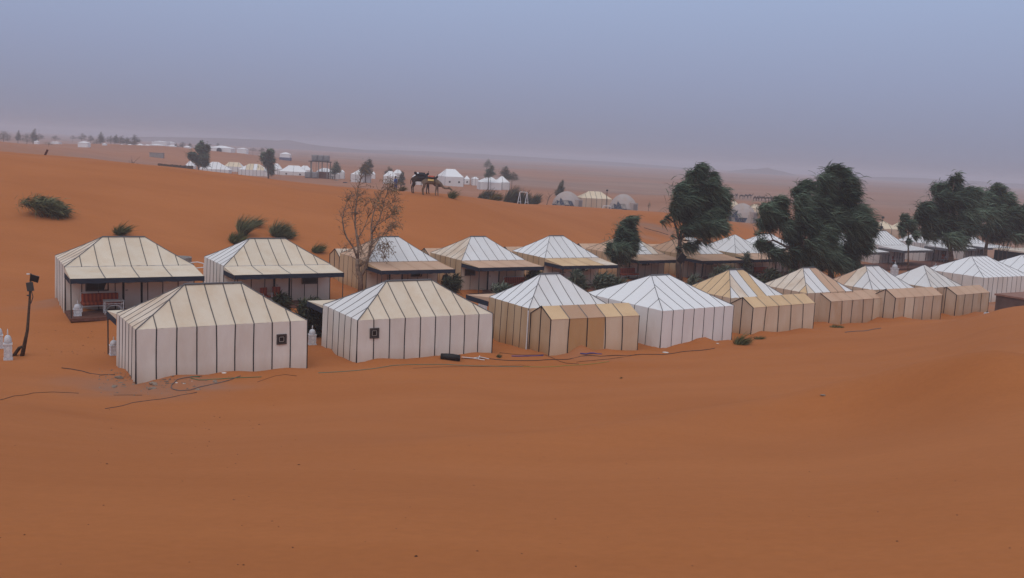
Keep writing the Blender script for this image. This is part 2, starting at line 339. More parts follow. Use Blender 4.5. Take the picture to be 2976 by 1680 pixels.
# ------------------------------------------------------------------ the ground
yy = np.concatenate([np.linspace(-60, 2, 16), np.linspace(4, 24, 50), np.arange(24.35, 92, .35), np.arange(92.6, 140, .75), np.arange(141, 420, 2.6), np.geomspace(424, 3300, 46)])
cc = np.linspace(-1.2, 1.2, 330)
Yg, Cg = np.meshgrid(yy, cc, indexing='ij'); Xg = Cg*np.maximum(Yg+45, 45)
Zg = ground(Xg.ravel(), Yg.ravel())
nr, nc = len(yy), len(cc)
vv = np.stack([Xg.ravel(), Yg.ravel(), Zg], 1)
ii = (np.arange(nr-1)[:, None]*nc+np.arange(nc-1)[None]).ravel()
ff = np.stack([ii, ii+1, ii+nc+1, ii+nc], 1)
def fast_mesh(name, v, f, material, parent=None, smooth=True, colors=None, normals=None):
    me = bpy.data.meshes.new(name); k = f.shape[1]
    me.vertices.add(len(v)); me.vertices.foreach_set('co', np.asarray(v, np.float32).ravel())
    me.loops.add(f.size); me.loops.foreach_set('vertex_index', np.asarray(f, np.int32).ravel())
    me.polygons.add(len(f)); me.polygons.foreach_set('loop_start', np.arange(0, f.size, k, dtype=np.int32))
    me.polygons.foreach_set('use_smooth', np.full(len(f), smooth))
    if colors is not None:
        a = me.attributes.new('tone', 'FLOAT', 'POINT'); a.data.foreach_set('value', np.asarray(colors, np.float32))
    me.update(); me.validate(); me.materials.append(material)
    if normals is not None: me.normals_split_custom_set_from_vertices(np.asarray(normals, float).tolist())
    o = bpy.data.objects.new(name, me); col.objects.link(o); o.parent = parent; return o
# which ground is bare gravel rather than dune sand (its own colour)
X, Y, Z = vv[:, 0], vv[:, 1], vv[:, 2]
c_ = X/np.maximum(Y, 6)
grav = np.clip((Y-185-120*np.clip(-c_*3, -.4, 1.2))/160, 0, 1)*np.clip(1-(Z-1.5)/2.5, 0, 1)
grav = grav*np.clip(.75+.5*vnoise(X*.015, Y*.006, 5)+.25*vnoise(X*.06, Y*.03, 6), 0, 1)
grav = np.maximum(grav, np.clip((Y-480)/200, 0, 1)*(.8+.2*vnoise(X*.006, Y*.002, 8)))
crest = np.interp(c_, [-.6, -.37, -.18, -.07, .04, .19, .38, .6], [112, 108, 118, 112, 128, 140, 90, 80])
grav = np.maximum(grav, np.clip((Y-crest)/26, 0, 1)*(.50+.35*np.clip((c_-.1)*3, 0, 1)+.16*vnoise(X*.03, Y*.02, 11))*np.clip(1.25-.1*Z, .45, 1))
def patch(u, y, rx, ry, amt):
    global grav
    p = gp(u, y); d = ((X-p.x)/rx)**2+((Y-p.y)/ry)**2
    grav = np.maximum(grav, amt*np.exp(-d)*(.7+.5*vnoise(X*1.1, Y*1.1, 9)))
q_ = loc2w('F1', -4.2, -2.6); patch(proj((q_[0], q_[1], 0))[0], q_[1], 2.6, 1.6, .75)
q_ = loc2w('F1', -1.0, -3.2); patch(proj((q_[0], q_[1], 0))[0], q_[1], 1.5, .8, .6)
q_ = loc2w('A3', -.5, -2.0); patch(proj((q_[0], q_[1], 0))[0], q_[1], 2.8, .7, .35)
q_ = loc2w('R1', -4.0, .5); patch(proj((q_[0], q_[1], 0))[0], q_[1], 1.2, 1.6, .6)

for u_, v_, rx_, ry_, am_ in ((1870, 652, 2.6, 1.4, .9), (1900, 662, 3.2, 1.6, .95), (1935, 675, 3.2, 1.8, .9), (1880, 690, 1.6, 1.0, .55), (1990, 690, 4, 2, .6)):
    q_ = hit(u_, v_, 90); patch(u_, q_.y, rx_, ry_, am_)
patch(2940, 78, 6, 3.5, .7); patch(2900, 74, 4, 2.5, .6)
SAND = bpy.data.materials.new('dune_sand'); SAND.use_nodes = True; t = SAND.node_tree; b = t.nodes['Principled BSDF']; L = t.links.new
b.inputs['Roughness'].default_value = .95; b.inputs['Specular IOR Level'].default_value = .1
g = t.nodes.new('ShaderNodeNewGeometry'); at = t.nodes.new('ShaderNodeAttribute'); at.attribute_name = 'tone'
def nz(scale, det, sx=(1, 1, 1), rot=0, rough=.55):
    mp = t.nodes.new('ShaderNodeMapping'); mp.inputs['Scale'].default_value = sx; mp.inputs['Rotation'].default_value = (0, 0, rot); L(g.outputs['Position'], mp.inputs[0])
    n = t.nodes.new('ShaderNodeTexNoise'); n.inputs['Scale'].default_value = scale; n.inputs['Detail'].default_value = det; n.inputs['Roughness'].default_value = rough; L(mp.outputs[0], n.inputs['Vector']); return n.outputs['Fac']
def ramp(fac, a, ca, b_, cb):
    r = t.nodes.new('ShaderNodeValToRGB'); e = r.color_ramp.elements; e[0].position = a; e[0].color = (*ca, 1); e[1].position = b_; e[1].color = (*cb, 1); L(fac, r.inputs[0]); return r.outputs[0]
def mixc(f, a, b_, mode='MIX'):
    m = t.nodes.new('ShaderNodeMix'); m.data_type = 'RGBA'; m.blend_type = mode
    if isinstance(f, float): m.inputs[0].default_value = f
    else: L(f, m.inputs[0])
    L(a, m.inputs[6]); L(b_, m.inputs[7]); return m.outputs[2]
sand = ramp(nz(.09, 4, (1, 2.2, 1), .5), .3, (.392, .135, .044), .7, (.442, .159, .055))
grain = ramp(nz(7.0, 6, (1, 1, 1), 0, .7), .3, (.93, .93, .93), .7, (1.035, 1.03, 1.025))
sand = mixc(1.0, sand, grain, 'MULTIPLY')
rip = ramp(nz(.55, 5, (.35, 2.4, 1), .45, .6), .3, (.98, .977, .975), .7, (1.018, 1.018, 1.02))
sand = mixc(1.0, sand, rip, 'MULTIPLY')
pl = ramp(nz(.012, 6, (.35, 1.6, 1), 0), .35, (.25, .155, .122), .65, (.35, .222, .170))
pl = mixc(1.0, pl, ramp(nz(.25, 5, (.5, 1.4, 1), 0, .7), .3, (.78, .77, .76), .66, (1.12, 1.1, 1.1)), 'MULTIPLY')
L(mixc(at.outputs['Fac'], sand, pl), b.inputs['Base Color'])
bp = t.nodes.new('ShaderNodeBump'); bp.inputs['Strength'].default_value = .14; bp.inputs['Distance'].default_value = .10
ad = t.nodes.new('ShaderNodeMath'); ad.operation = 'MULTIPLY_ADD'; ad.inputs[1].default_value = .5; L(nz(3.2, 5, (.6, 2.2, 1), .45), ad.inputs[0]); L(nz(.9, 4, (.6, 1.6, 1), .45), ad.inputs[2])
L(ad.outputs[0], bp.inputs['Height']); L(bp.outputs[0], b.inputs['Normal'])
tag(fast_mesh('ground', vv, ff, SAND, colors=grav), 'orange dune sand running out to a grey gravel plain', kind='structure')

# low hazy mesa and ridges on the horizon
ROCKY = mat('far_rock', (.16, .115, .10), .95, noise=.35, nscale=.01, coord='Object')
def ridge(name, label, pts, y, depth, base=-1.5):
    rows = []
    for k, (dy, f) in enumerate([(-depth, 0), (-depth*.55, .35), (-depth*.25, .8), (0, 1.0), (depth*.5, .8), (depth, 0)]):
        r = []
        for i, (u, dv) in enumerate(pts):
            p = at_y(u, yh(u)-dv, y); zt = p.z
            r.append((p.x, y+dy+6*math.sin(i*2.1+k), base+(zt-base)*f*(1+.04*math.sin(i*3.3+k))))
        rows.append(r)
    m = MB(); m.grid(rows); return tag(m.obj(name, ROCKY, smooth=True), label, kind='structure')
ridge('hill', 'low hazy mesa on the skyline beyond the far camp', [(360, -15), (400, -6), (440, -2), (500, 0), (560, 2.5), (640, 5), (720, 7), (770, 6.5), (805, 8), (835, 10), (858, 6), (880, 2), (930, -1), (1000, -4), (1080, -8), (1180, -15)], 1900, 260)
ridge('hill', 'faint long ridge on the skyline behind the plain', [(960, -12), (1060, -6), (1150, -2), (1250, -1), (1400, 0), (1520, -1), (1650, -2), (1800, -3), (1950, -6), (2080, -12)], 2300, 260)

ridge('hill', 'small twin-humped rise on the skyline above the camel herd', [(2120, -14), (2150, -6), (2172, -2), (2185, -1), (2196, -1.5), (2210, 1), (2220, 4), (2230, 5), (2242, 3), (2256, -1), (2280, -4), (2320, -14)], 2000, 90)
ridge('hill', 'long low rise on the skyline beyond the terrace trees', [(2480, -14), (2540, -5), (2600, -3), (2680, -1), (2740, -2), (2830, -1), (2900, -2), (2990, -2), (3080, -14)], 2100, 120)
# ------------------------------------------------------------------ tents
def lerp(a, b, t): return a+(b-a)*t
TOPZ = -.42
class Side:
    """one face of a hip tent: s runs along the face, t 0..1 down the roof, 1..2 down the wall"""
    def __init__(s, P, which):
        _, _, _, _, s.L, s.W, s.hw, s.hr, s.rl = P; s.w = which
        s.half = s.L/2 if which in 'FB' else s.W/2
    def top(s, u):
        if s.w in 'FB':
            if abs(u) <= s.rl/2: q = 1.0
            else: q = 1-(abs(u)-s.rl/2)/((s.L-s.rl)/2)
            q = max(0., q); return q
        return max(0., 1-abs(u)/(s.W/2))
    def pt(s, u, t, off=0.0, sag=0.0):
        q = s.top(u)
        if t <= 1:
            k = q*(1-t)                       # 1 at ridge, 0 at eave
            z = s.hw+s.hr*k - .04*math.sin(math.pi*min(1, k))*(1 if q > 0 else 0) - sag
            d = k
        else:
            z = lerp(s.hw, TOPZ, t-1); d = 0
        out = (off*.75 if t < .999 else off) + (0.05*(t-1) if t > 1 else 0)
        if t < .999: z += off*.65
        if s.w in 'FB':
            y = s.W/2*(1-d)+out+(-sag if t > 1 else 0); p = Vector((u, -y if s.w == 'F' else y, z))
        else:
            x = s.L/2-(s.L-s.rl)/2*d+out+(-sag if t > 1 else 0); p = Vector((-x if s.w == 'L' else x, u, z))
        return p
def pick(m, i, n):
    return m if not isinstance(m, (list, tuple)) else m[min(i, len(m)-1)]
def side_panels(root, P, which, n, roofm, wallm, seams=True, wall=True, seamm=None, sw=.045, skip=()):
    S = Side(P, which); us = [lerp(-S.half, S.half, i/n) for i in range(n+1)]
    if which == 'L': us = [-u for u in us]
    brk = [S.rl/2, -S.rl/2] if which in 'FB' else [0.0]
    for i in range(n):
        a, b = us[i], us[i+1]; ss = sorted(set([0, .25, .5, .75, 1]+[(x-a)/(b-a) for x in brk if 0.02 < (x-a)/(b-a) < .98]))
        def row(t, amp):
            return [S.pt(lerp(a, b, s_), t, 0, amp*math.sin(math.pi*s_)) for s_ in ss]
        m = MB(); m.grid([row(t_, .035*math.sin(math.pi*t_)) for t_ in (0, .2, .4, .6, .8, 1)])
        m.obj('roof_panel', pick(roofm, i, n), root, True)
        if wall:
            ph = random.random()*6; corner = i in (0, n-1)
            def wrow(t):
                r = []
                for s_ in ss:
                    am = .034*math.sin(math.pi*s_)*math.sin(math.pi*min(1, (t-1)*1.1))*math.sin(ph)
                    if corner:
                        e = s_ if i == 0 else 1-s_          # creases pulled from the corner post
                        am += .055*math.sin((e*1.4-(t-1)*1.2)*9)*e*(1-e)*3*(t-1)
                    am += .018*math.sin(7*s_+5*t+ph)*math.sin(math.pi*s_)
                    r.append(S.pt(lerp(a, b, s_), t, 0, am))
                return r
            m = MB(); m.grid([wrow(t_) for t_ in (1, 1.15, 1.3, 1.45, 1.6, 1.75, 1.9, 2)])
            m.obj('wall_panel', pick(wallm, i, n), root, True)
    if seams:
        for i in range(0 if which == 'F' else 1, n+1 if which == 'F' else n):
            u = us[i]; ts = ([0, .25, .5, .75, .97, 1.0] if 0 < i < n else [1.0])+([1.25, 1.5, 1.75, 2] if wall else [])
            if len(ts) < 2: continue
            wob = random.uniform(-.03, .03); m = MB(); rows = []
            for t_ in ts:
                uu = u+wob*math.sin((t_-1)*3.0) if t_ > 1 else u
                dd = ((-sw/2, 0), (-sw/2, .015), (sw/2, .015), (sw/2, 0))
                if t_ >= 1: rows.append([S.pt(uu+d_, t_, o_) for d_, o_ in dd])
                else: rows.append([S.pt(u, t_, o_)+(Vector((d_, 0, 0)) if which in 'FB' else Vector((0, d_, 0))) for d_, o_ in dd])
            kr = sum(1 for t_ in ts if t_ <= 1)
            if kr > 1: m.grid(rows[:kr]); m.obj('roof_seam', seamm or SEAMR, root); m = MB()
            if len(rows)-kr > 0: m.grid(rows[kr-1:]); m.obj('seam', seamm or SEAM, root)
    return S, us
def hip_lines(root, P, corners='ABCD', seamm=None, cap=True, r=.022):
    _, _, _, _, Ln, Wd, hw, hr, rl = P
    SL = {k: Side(P, k) for k in 'FBLR'}
    for k in corners:
        sx = -1 if k in 'AC' else 1; fs = SL['F' if k in 'AB' else 'B']
        pts = []
        for q in (0, .2, .4, .6, .8, 1):
            u = sx*(Ln/2-(Ln-rl)/2*q); p = fs.pt(u*.99999, 0.0, .012); pts.append(p)
        m = MB(); m.tube(pts, r, 5); m.obj('hip_seam', seamm or SEAMG, root)
    if cap and rl > .4:
        m = MB(); m.box((0, 0, hw+hr+.005), (rl+.06, .16, .05)); m.obj('ridge_cap', seamm or SEAMG, root)
def window(root, P, u, z, w_, h_, pale=True, side='F', frm=None):
    W2 = P[5]/2
    def q(x, y, zz): return (x, -W2-y, zz) if side == 'F' else ((-P[4]/2-y), x, zz)
    f = MB(); b = .07
    for (cx, cz, dx, dz) in ((u, z+h_/2, w_+b, b), (u, z-h_/2, w_+b, b), (u-w_/2, z, b, h_-b), (u+w_/2, z, b, h_-b)):
        f.box(q(cx, .035, cz), (dx, .05, dz) if side == 'F' else (.05, dx, dz))
    fo = f.obj('window', frm or FRAME, root)
    if pale:
        f = MB(); b2 = .028; w2, h2 = w_-.17, h_-.17
        for (cx, cz, dx, dz) in ((u, z+h2/2, w2, b2), (u, z-h2/2, w2, b2), (u-w2/2, z, b2, h2-b2), (u+w2/2, z, b2, h2-b2)):
            f.box(q(cx, .03, cz), (dx, .03, dz) if side == 'F' else (.03, dx, dz))
        f.obj('frame', WFRAME, fo)
    m = MB(); m.box(q(u, .022, z), (w_-.02, .02, h_-.02) if side == 'F' else (.02, w_-.02, h_-.02)); m.obj('pane', PANE, fo)
def awning(root, P, d, h, am, n=4, back=False, val=NAVY, flap=None, mid=False, seamm=None, ext=0.0, slim=False):
    Ln, Wd, hw = P[4], P[5], P[6]; sg = 1 if back else -1; y0 = sg*(Wd/2+.02); y1 = sg*(Wd/2+d); z0 = hw-.035
    x0, x1 = -Ln/2-ext, Ln/2+ext
    for i in range(n):
        a, b = lerp(x0, x1, i/n), lerp(x0, x1, (i+1)/n); rows = []
        for t_ in (0, .25, .5, .75, 1):
            rows.append([(lerp(a, b, s_), lerp(y0, y1, t_), lerp(z0, h, t_)-.05*math.sin(math.pi*t_)*(.4+.6*math.sin(math.pi*s_))) for s_ in (0, .33, .67, 1)])
        m = MB(); m.grid(rows); m.obj('awning_panel', pick(am, i, n), root, True)
        if i and seamm:
            m = MB(); m.grid([[(a+o_, lerp(y0, y1, t_), lerp(z0, h, t_)-.05*math.sin(math.pi*t_)*.4+.014) for o_ in (-.025, .025)] for t_ in (0, .25, .5, .75, 1)]); m.obj('awning_seam', seamm, root)
    vh = .12 if slim else .27
    m = MB(); nseg = 24; rows = []
    for zz, yo in ((.0, 0), (-vh*.5, .012), (-vh, 0)):
        rows.append([(lerp(x0, x1, i/nseg), y1+sg*(.02+yo*math.sin(i*1.7)), h+.012+zz+(.02*math.sin(i*2.3)*(zz < -vh*.9))) for i in range(nseg+1)])
    m.grid(rows); m.obj('valance', val, root)
    for x in (x0, x1):
        m = MB(); e = -.012 if x == x0 else .012
        m.poly((x+e, y0, z0), (x+e, y1, h), (x+e, y0, h)); m.obj('awning_cheek', flap or pick(am, 0, n), root)
        m = MB(); m.poly((x+2*e, y0, h+.005), (x+2*e, y1, h+.005), (x+2*e, y1, h-vh), (x+2*e, y0, h-vh)); m.obj('valance', val, root)
    if not slim:
        for x in [x0+.03, x1-.03]+([0.0] if mid else []):
            m = MB(); m.tube([(x, y1-sg*.04, TOPZ), (x, y1-sg*.04, h)], .03, 6); m.obj('post', DARKM, root)
def hip_tent(key, name, label, nl, ns, rf, rl_, wf, wl, front_wall=True, seamm=None, P=None, group=None, corners='ABC', sw=.042, ridge_s=None):
    P = P or TENT[key]
    root = thing(name, label, 'tent', (P[0], P[1], P[2]), math.radians(P[3]), group)
    side_panels(root, P, 'F', nl, rf, wf, seamm=seamm, sw=sw); side_panels(root, P, 'L', ns, rl_, wl, seamm=seamm, sw=sw*.85)
    side_panels(root, P, 'B', 1, pick(rf, 0, 1), pick(wf, 0, 1), seams=False); side_panels(root, P, 'R', 1, pick(rl_, 0, 1), pick(wl, 0, 1), seams=False)
    hip_lines(root, P, corners, ridge_s or SEAMG, r=min(.024, sw*.6)); return root, P
def gable_tent(P, name, label, n, rm, wm, gm, seamm=None, group=None, roofseam=None, pole=True):
    x, y, z0, th, Ln, Wd, hw, hr, _ = P
    root = thing(name, label, 'annex tent', (x, y, z0), math.radians(th), group); zb = TOPZ
    xs = [lerp(-Ln/2, Ln/2, i/n) for i in range(n+1)]
    for i in range(n):
        a, b = xs[i], xs[i+1]; ph = random.random()*6; corner = i in (0, n-1)
        for sg, nm in ((-1, 'front'), (1, 'back')):
            rows = [[(lerp(a, b, s_), sg*lerp(0, Wd/2+.04, t_), lerp(hw+hr, hw, t_)-.03*math.sin(math.pi*s_)*math.sin(math.pi*t_)) for s_ in (0, .5, 1)] for t_ in (0, .33, .67, 1)]
            m = MB(); m.grid(rows); m.obj('roof_panel', pick(rm, i, n), root, True)
        rows = []
        for t_ in (0, .12, .25, .4, .55, .7, .85, 1):
            r = []
            for s_ in (0, .2, .4, .6, .8, 1):
                am = .03*math.sin(math.pi*s_)*math.sin(math.pi*t_)*math.sin(ph)
                if corner:
                    e = s_ if i == 0 else 1-s_
                    am += .05*math.sin((e*1.5-t_*1.3)*9)*e*(1-e)*3*t_
                r.append((lerp(a, b, s_)+.05*math.sin(t_*3+ph)*math.sin(math.pi*s_), -Wd/2-.02+am-.04*t_, lerp(hw, zb, t_)))
            rows.append(r)
        m = MB(); m.grid(rows); m.obj('wall_panel', pick(wm, i, n), root, True)
    m = MB(); m.poly((-Ln/2, Wd/2, zb), (Ln/2, Wd/2, zb), (Ln/2, Wd/2, hw), (-Ln/2, Wd/2, hw)); m.obj('back_wall', pick(wm, n-1, n), root)
    for x_ in (-Ln/2, Ln/2):
        for k_, (ya, yb) in enumerate(((-Wd/2, 0), (0, Wd/2))):
            m = MB(); m.poly((x_, ya, zb), (x_, yb, zb), (x_, yb, hw+hr if yb == 0 else hw), (x_, ya, hw+hr if ya == 0 else hw)); m.obj('gable_panel', gm, root)
    e = -.012
    m = MB(); m.tube([(-Ln/2+e, 0, zb), (-Ln/2+e, 0, hw+hr)], .025, 5); m.obj('seam', SEAM, root)
    for sg in (-1, 1):
        m = MB(); m.tube([(-Ln/2+e, 0, hw+hr), (-Ln/2+e, sg*(Wd/2+.03), hw), (-Ln/2+e, sg*(Wd/2+.03), zb)], .03, 5); m.obj('edge_seam', SEAM, root)
    m = MB(); m.tube([(Ln/2-e, -(Wd/2+.03), hw), (Ln/2-e, -(Wd/2+.06), zb)], .022, 5); m.obj('edge_seam', seamm or SEAM, root)
    for i in range(1, n):
        a = xs[i]; wob = random.uniform(-.09, .09)
        m = MB(); m.grid([[(a+d_+wob*math.sin(t_*2.6), -Wd/2-.045-.05*t_, lerp(hw, zb, t_)) for d_ in (-.026, .026)] for t_ in (0, .2, .4, .6, .8, 1)]); m.obj('seam', seamm or SEAM, root)
        m = MB(); m.grid([[(a+d_, -lerp(0, Wd/2+.04, t_), lerp(hw+hr, hw, t_)+.014) for d_ in (-.024, .024)] for t_ in (0, .5, 1)]); m.obj('roof_seam', roofseam or SEAMG, root)
    return root
def porch(key, root, P, d, door_u, win_u=None, dw=.95, mat_=True, win=(.95, .5), wz=None):
    Wd, hw = P[5], P[6]; y = -Wd/2
    if mat_:
        m = MB(); m.box((0, y-d/2-.05, -.05), (P[4]+.05, d+.1, .16)); m.obj('terrace_floor', MATR, root)
    dr = MB(); dr.box((door_u, y-.05, .95), (dw-.12, .04, 1.9)); do = dr.obj('door', WALLW, root)
    for sx in (-1, 1):
        m = MB(); m.box((door_u+sx*dw/2, y-.05, 1.0), (.11, .05, 2.1)); m.obj('door_frame', SEAM, do)
    m = MB(); m.box((door_u-dw*.33, y-.09, 1.05), (.12, .04, .03)); m.obj('handle', DARKM, do)
    if win_u is not None: window(root, P, win_u, wz or hw-.62, win[0], win[1], pale=False)
# ------------------------------------------------------------------ camp, row with its back to the dune slope
G_F = 'striped tents with their backs to the foreground dune'
r, P = hip_tent('F1', 'striped_tent', 'cream-roofed white tent beside the rubble and hose coil, small dark window by its far corner', 9, 6, CREAM, PALE, WALLW, WALLW, group=G_F)
window(r, P, P[4]/2-1.15, 1.52, .37, .37); awning(r, P, 2.3, 2.0, CREAM, 4, back=True)
r, P = hip_tent('F2', 'striped_tent', 'cream-roofed white tent behind the black bag, small pale-framed window near its dune-side corner', 9, 6, CREAM, WHITE, WALLW, WALLW, group=G_F)
window(r, P, -P[4]/2+.83, 1.55, .38, .40, frm=FRAME); awning(r, P, 2.3, 2.0, CREAM, 4, back=True)
r, P = hip_tent('F3', 'striped_tent', 'white-roofed tent with rusty tan side walls behind the patched brown annex', 7, 6, WHITE, BRIGHT, WALLD, WALLT, sw=.030, group=G_F)
awning(r, P, 2.5, 1.95, TAN, 4, back=True)
m = MB(); m.tube([(-P[4]/2-.06, -P[5]/2-.06, TOPZ), (-P[4]/2-.05, -P[5]/2-.05, P[6]-.1)], .035, 6); m.obj('drain_pipe', WPAINT, r)
r, P = hip_tent('F4', 'striped_tent', 'clean all-white tent with crisp black seams standing beside the patched brown annex', 7, 6, BRIGHT, BRIGHT, fabric('canvas_clean_wall', (.80, .775, .77), amt=.05, low=.12, rnd=.04), fabric('canvas_clean_wall', (.80, .775, .77)), sw=.030, group=G_F, corners='ABCD')
r, P = hip_tent('F5', 'striped_tent', 'tent with golden side roof and one golden panel among white ones', 6, 6, [WHITE, PALE, WHITE, GOLD, WHITE, WHITE], GOLD, WALLD, WALLD, sw=.030, group=G_F)
r, P = hip_tent('F6', 'striped_tent', 'off-white tent with two sandy brown roof panels below the big tree', 6, 6, [PALE, WHITE, WHITE, TAN, TAN, WHITE], [PALE, PALE, PALE, PALE, PALE, GOLD], WALLD, WALLD, sw=.030, group=G_F)
r, P = hip_tent('F7', 'striped_tent', 'white-roofed tent with tan-stained side below the edge of the big tree', 6, 5, WHITE, [TAN, TAN, PALE, WHITE, WHITE], WALLD, WALLD, sw=.030, group=G_F)
r, P = hip_tent('F8', 'striped_tent', 'small pyramid tent with pointed off-white roof in front of the big white tent', 5, 3, fabric('canvas_off_white', (.70, .67, .64), amt=.2), WHITE, WALLD, WALLD, sw=.030, group=G_F)
awning(r, P, 2.2, 1.95, WHITE, 3, back=True)
r, P = hip_tent('F9', 'striped_tent', 'largest white tent with closely spaced seams behind the last sandy annex', 10, 6, BRIGHT, BRIGHT, WALLW, WALLW, sw=.030, group=G_F, corners='ABCD')
r, P = hip_tent('F10', 'striped_tent', 'white tent cut by the frame edge beyond the largest white tent', 10, 6, BRIGHT, BRIGHT, WALLW, WALLW, sw=.030, group=G_F)

WALLC = fabric('canvas_wall_cream', (.70, .57, .44), stain=(.50, .28, .12), amt=.35, low=.55)
RUSTW = fabric('canvas_wall_rust_streaks', (.60, .46, .345), stain=(.46, .26, .12), amt=.8, low=.85)
OCH = fabric('canvas_wall_ochre', (.52, .30, .14), stain=(.60, .42, .26), amt=.35)
G_A = 'low gabled annexes at the foot of the foreground dune'
gable_tent(TENT['A3'], 'annex_tent', 'low gabled annex with patched gold and brown panels beside the clean white tent', 5, [GOLD, BROWN, BROWN, GOLD, GOLD], [WALLC, OCH, OCH, WALLC, WALLC], WALLT, group=G_A)
gable_tent(TENT['A5'], 'annex_tent', 'cream gabled annex with golden roof beside the green grass tuft', 5, GOLD, WALLC, WALLD, group=G_A)
gable_tent(TENT['A6'], 'annex_tent', 'sandy brown gabled annex with rusty streaks in front of the two-brown-panel tent', 5, TAN, [RUSTW, WALLD, WALLD, WALLD, WALLC], WALLD, group=G_A, roofseam=BROWN)
gable_tent(TENT['A7'], 'annex_tent', 'sandy brown gabled annex with rusty corner folds in front of the tan-stained tent', 5, TAN, [RUSTW, WALLC, WALLD, WALLD, RUSTW], WALLD, group=G_A, roofseam=BROWN)
gable_tent(TENT['A8'], 'annex_tent', 'last and smallest sandy annex of the row, white canister at its corner', 4, TAN, [RUSTW, WALLD, WALLD, RUSTW], WALLD, group=G_A, roofseam=BROWN)

# ------------------------------------------------------------------ camp, row with porches facing the dune
G_R = 'porch tents in the second row'
r, P = hip_tent('R1', 'porch_tent', 'cream porch tent with red striped bench and white table under its awning', 8, 6, CREAM, PALE, WALLW, WALLW, group=G_R)
awning(r, P, 2.5, 2.08, CREAM, 4, seamm=SEAMG); porch('R1', r, P, 2.5, .05, -1.75, win=(1.1, .62), wz=1.38)
r, P = hip_tent('R2', 'porch_tent', 'cream porch tent with dark window next to the bare tree', 8, 6, CREAM, WHITE, WALLW, WALLW, group=G_R)
awning(r, P, 2.3, 2.04, CREAM, 4, seamm=SEAMG); porch('R2', r, P, 2.3, .2, 2.0, win=(.95, .62), wz=1.40)
RB = fabric('canvas_porch_wall', (.60, .50, .42), stain=(.42, .27, .17), amt=.45, low=.3)
def rowtent(key, label, rf, rl_, wl, aw, dd, hh, door, win, nl=7, ns=6, an=4, wn=(.8, .42)):
    r, P = hip_tent(key, 'porch_tent', label, nl, ns, rf, rl_, RB, wl, group=G_R, corners='ABCD', sw=.028)
    awning(r, P, dd, hh, aw, an, flap=GOLD, seamm=BROWN); porch(key, r, P, dd, door, win, win=wn, wz=1.36); return r, P
r3, P3 = rowtent('R3', 'white-topped porch tent with sandy side roof, standing directly behind the bare tree', WHITE, TAN, WALLT, TAN, 2.6, 1.95, -.55, 1.05)
rowtent('R4', 'white porch tent with sand-streaked side roof and flat tan awning, two lanterns at its steps', WHITE, PALE, WALLT, TAN, 2.65, 2.04, .0, -2.0)
rowtent('R5', 'white porch tent with golden awning carrying one bleached patch', WHITE, BRIGHT, WALLT, [GOLD, GOLD, GOLD, PALE], 2.6, 1.92, -.4, 1.1)
rowtent('R6', 'porch tent half hidden behind the small dense tree, brown awning', [PALE, WHITE, WHITE, WHITE, WHITE, PALE, TAN], TAN, WALLT, BROWN, 2.6, 1.9, -1.0, .4)
rowtent('R7', 'brown-sided porch tent behind the tall windblown tree trunk', [BROWN, BROWN, TAN, WHITE, WHITE, WHITE, WHITE], BROWN, WALLT, BROWN, 2.6, 1.85, -.5, .9)
rowtent('R8', 'pyramid-roofed white porch tent beside the big tree crown', WHITE, WHITE, WALLT, TAN, 2.4, 1.95, -.6, None, nl=5, ns=4)
rowtent('R9', 'white porch tent almost hidden behind the big tree crown', BRIGHT, BRIGHT, WALLT, TAN, 2.4, 1.95, -.6, None, nl=5, ns=5)
# the number on the porch door
cu = bpy.data.curves.new('door_number', 'FONT'); cu.body = '5'; cu.size = .42; cu.extrude = .004; cu.align_x = 'CENTER'
tmp = bpy.data.objects.new('door_number', cu); col.objects.link(tmp); dg = bpy.context.evaluated_depsgraph_get()
me5 = bpy.data.meshes.new_from_object(tmp.evaluated_get(dg)); bpy.data.objects.remove(tmp)
me5.materials.clear(); me5.materials.append(SEAM)
n5 = bpy.data.objects.new('door_number', me5); col.objects.link(n5); n5.parent = [c for c in r3.children if c.name.startswith('door')][0]
n5.matrix_local = Matrix.Translation((-.55, -P3[5]/2-.078, 1.42)) @ Matrix.Rotation(math.pi/2, 4, 'X')
# gabled annexes behind the porch tents
G_B = 'sandy annexes behind the porch tents'
for k_, lab in (('R3', 'sandy gabled annex showing behind the bare tree'), ('R4', 'sandy gabled annex roof just behind the sand-streaked porch tent'), ('R5', 'sandy gabled annex roof just behind the golden-awning porch tent'), ('R6', 'sandy gabled annex roof behind the small dense tree'), ('R7', 'sandy gabled annex roof behind the tall windblown tree')):
    t_ = TENT[k_]; x_, y_ = loc2w(k_, -.2, t_[5]/2+1.05)
    gable_tent((x_, y_, t_[2], t_[3], 5.1, 1.9, 1.95, .5, 0), 'annex_tent', lab, 5, [PALE, TAN, TAN, TAN, TAN] if k_ == 'R3' else TAN, WALLT, WALLT, group=G_B, roofseam=BROWN)
# ------------------------------------------------------------------ third row, white tents round the terrace
G_G = 'white tents of the terrace row'
GW = fabric('canvas_terrace_wall', (.62, .57, .55), amt=.2, low=.2)
for k_, lab in (('G0', 'white terrace tent mostly hidden by the big tree crown'), ('G1', 'white terrace tent with many fine roof seams beside the big tree'), ('G2', 'white terrace tent behind the wide windblown tree'), ('G3', 'white terrace tent at the end of the terrace row')):
    r, P = hip_tent(k_, 'terrace_tent', lab, 9, 5, BRIGHT, BRIGHT, GW, GW, group=G_G, sw=.030)
    awning(r, P, 3.4, 1.95, WHITE, 5, seamm=SEAMG, val=SEAMG, ext=.5); porch(k_, r, P, 3.4, -.3, 1.4, win=(.9, .9), wz=1.1)
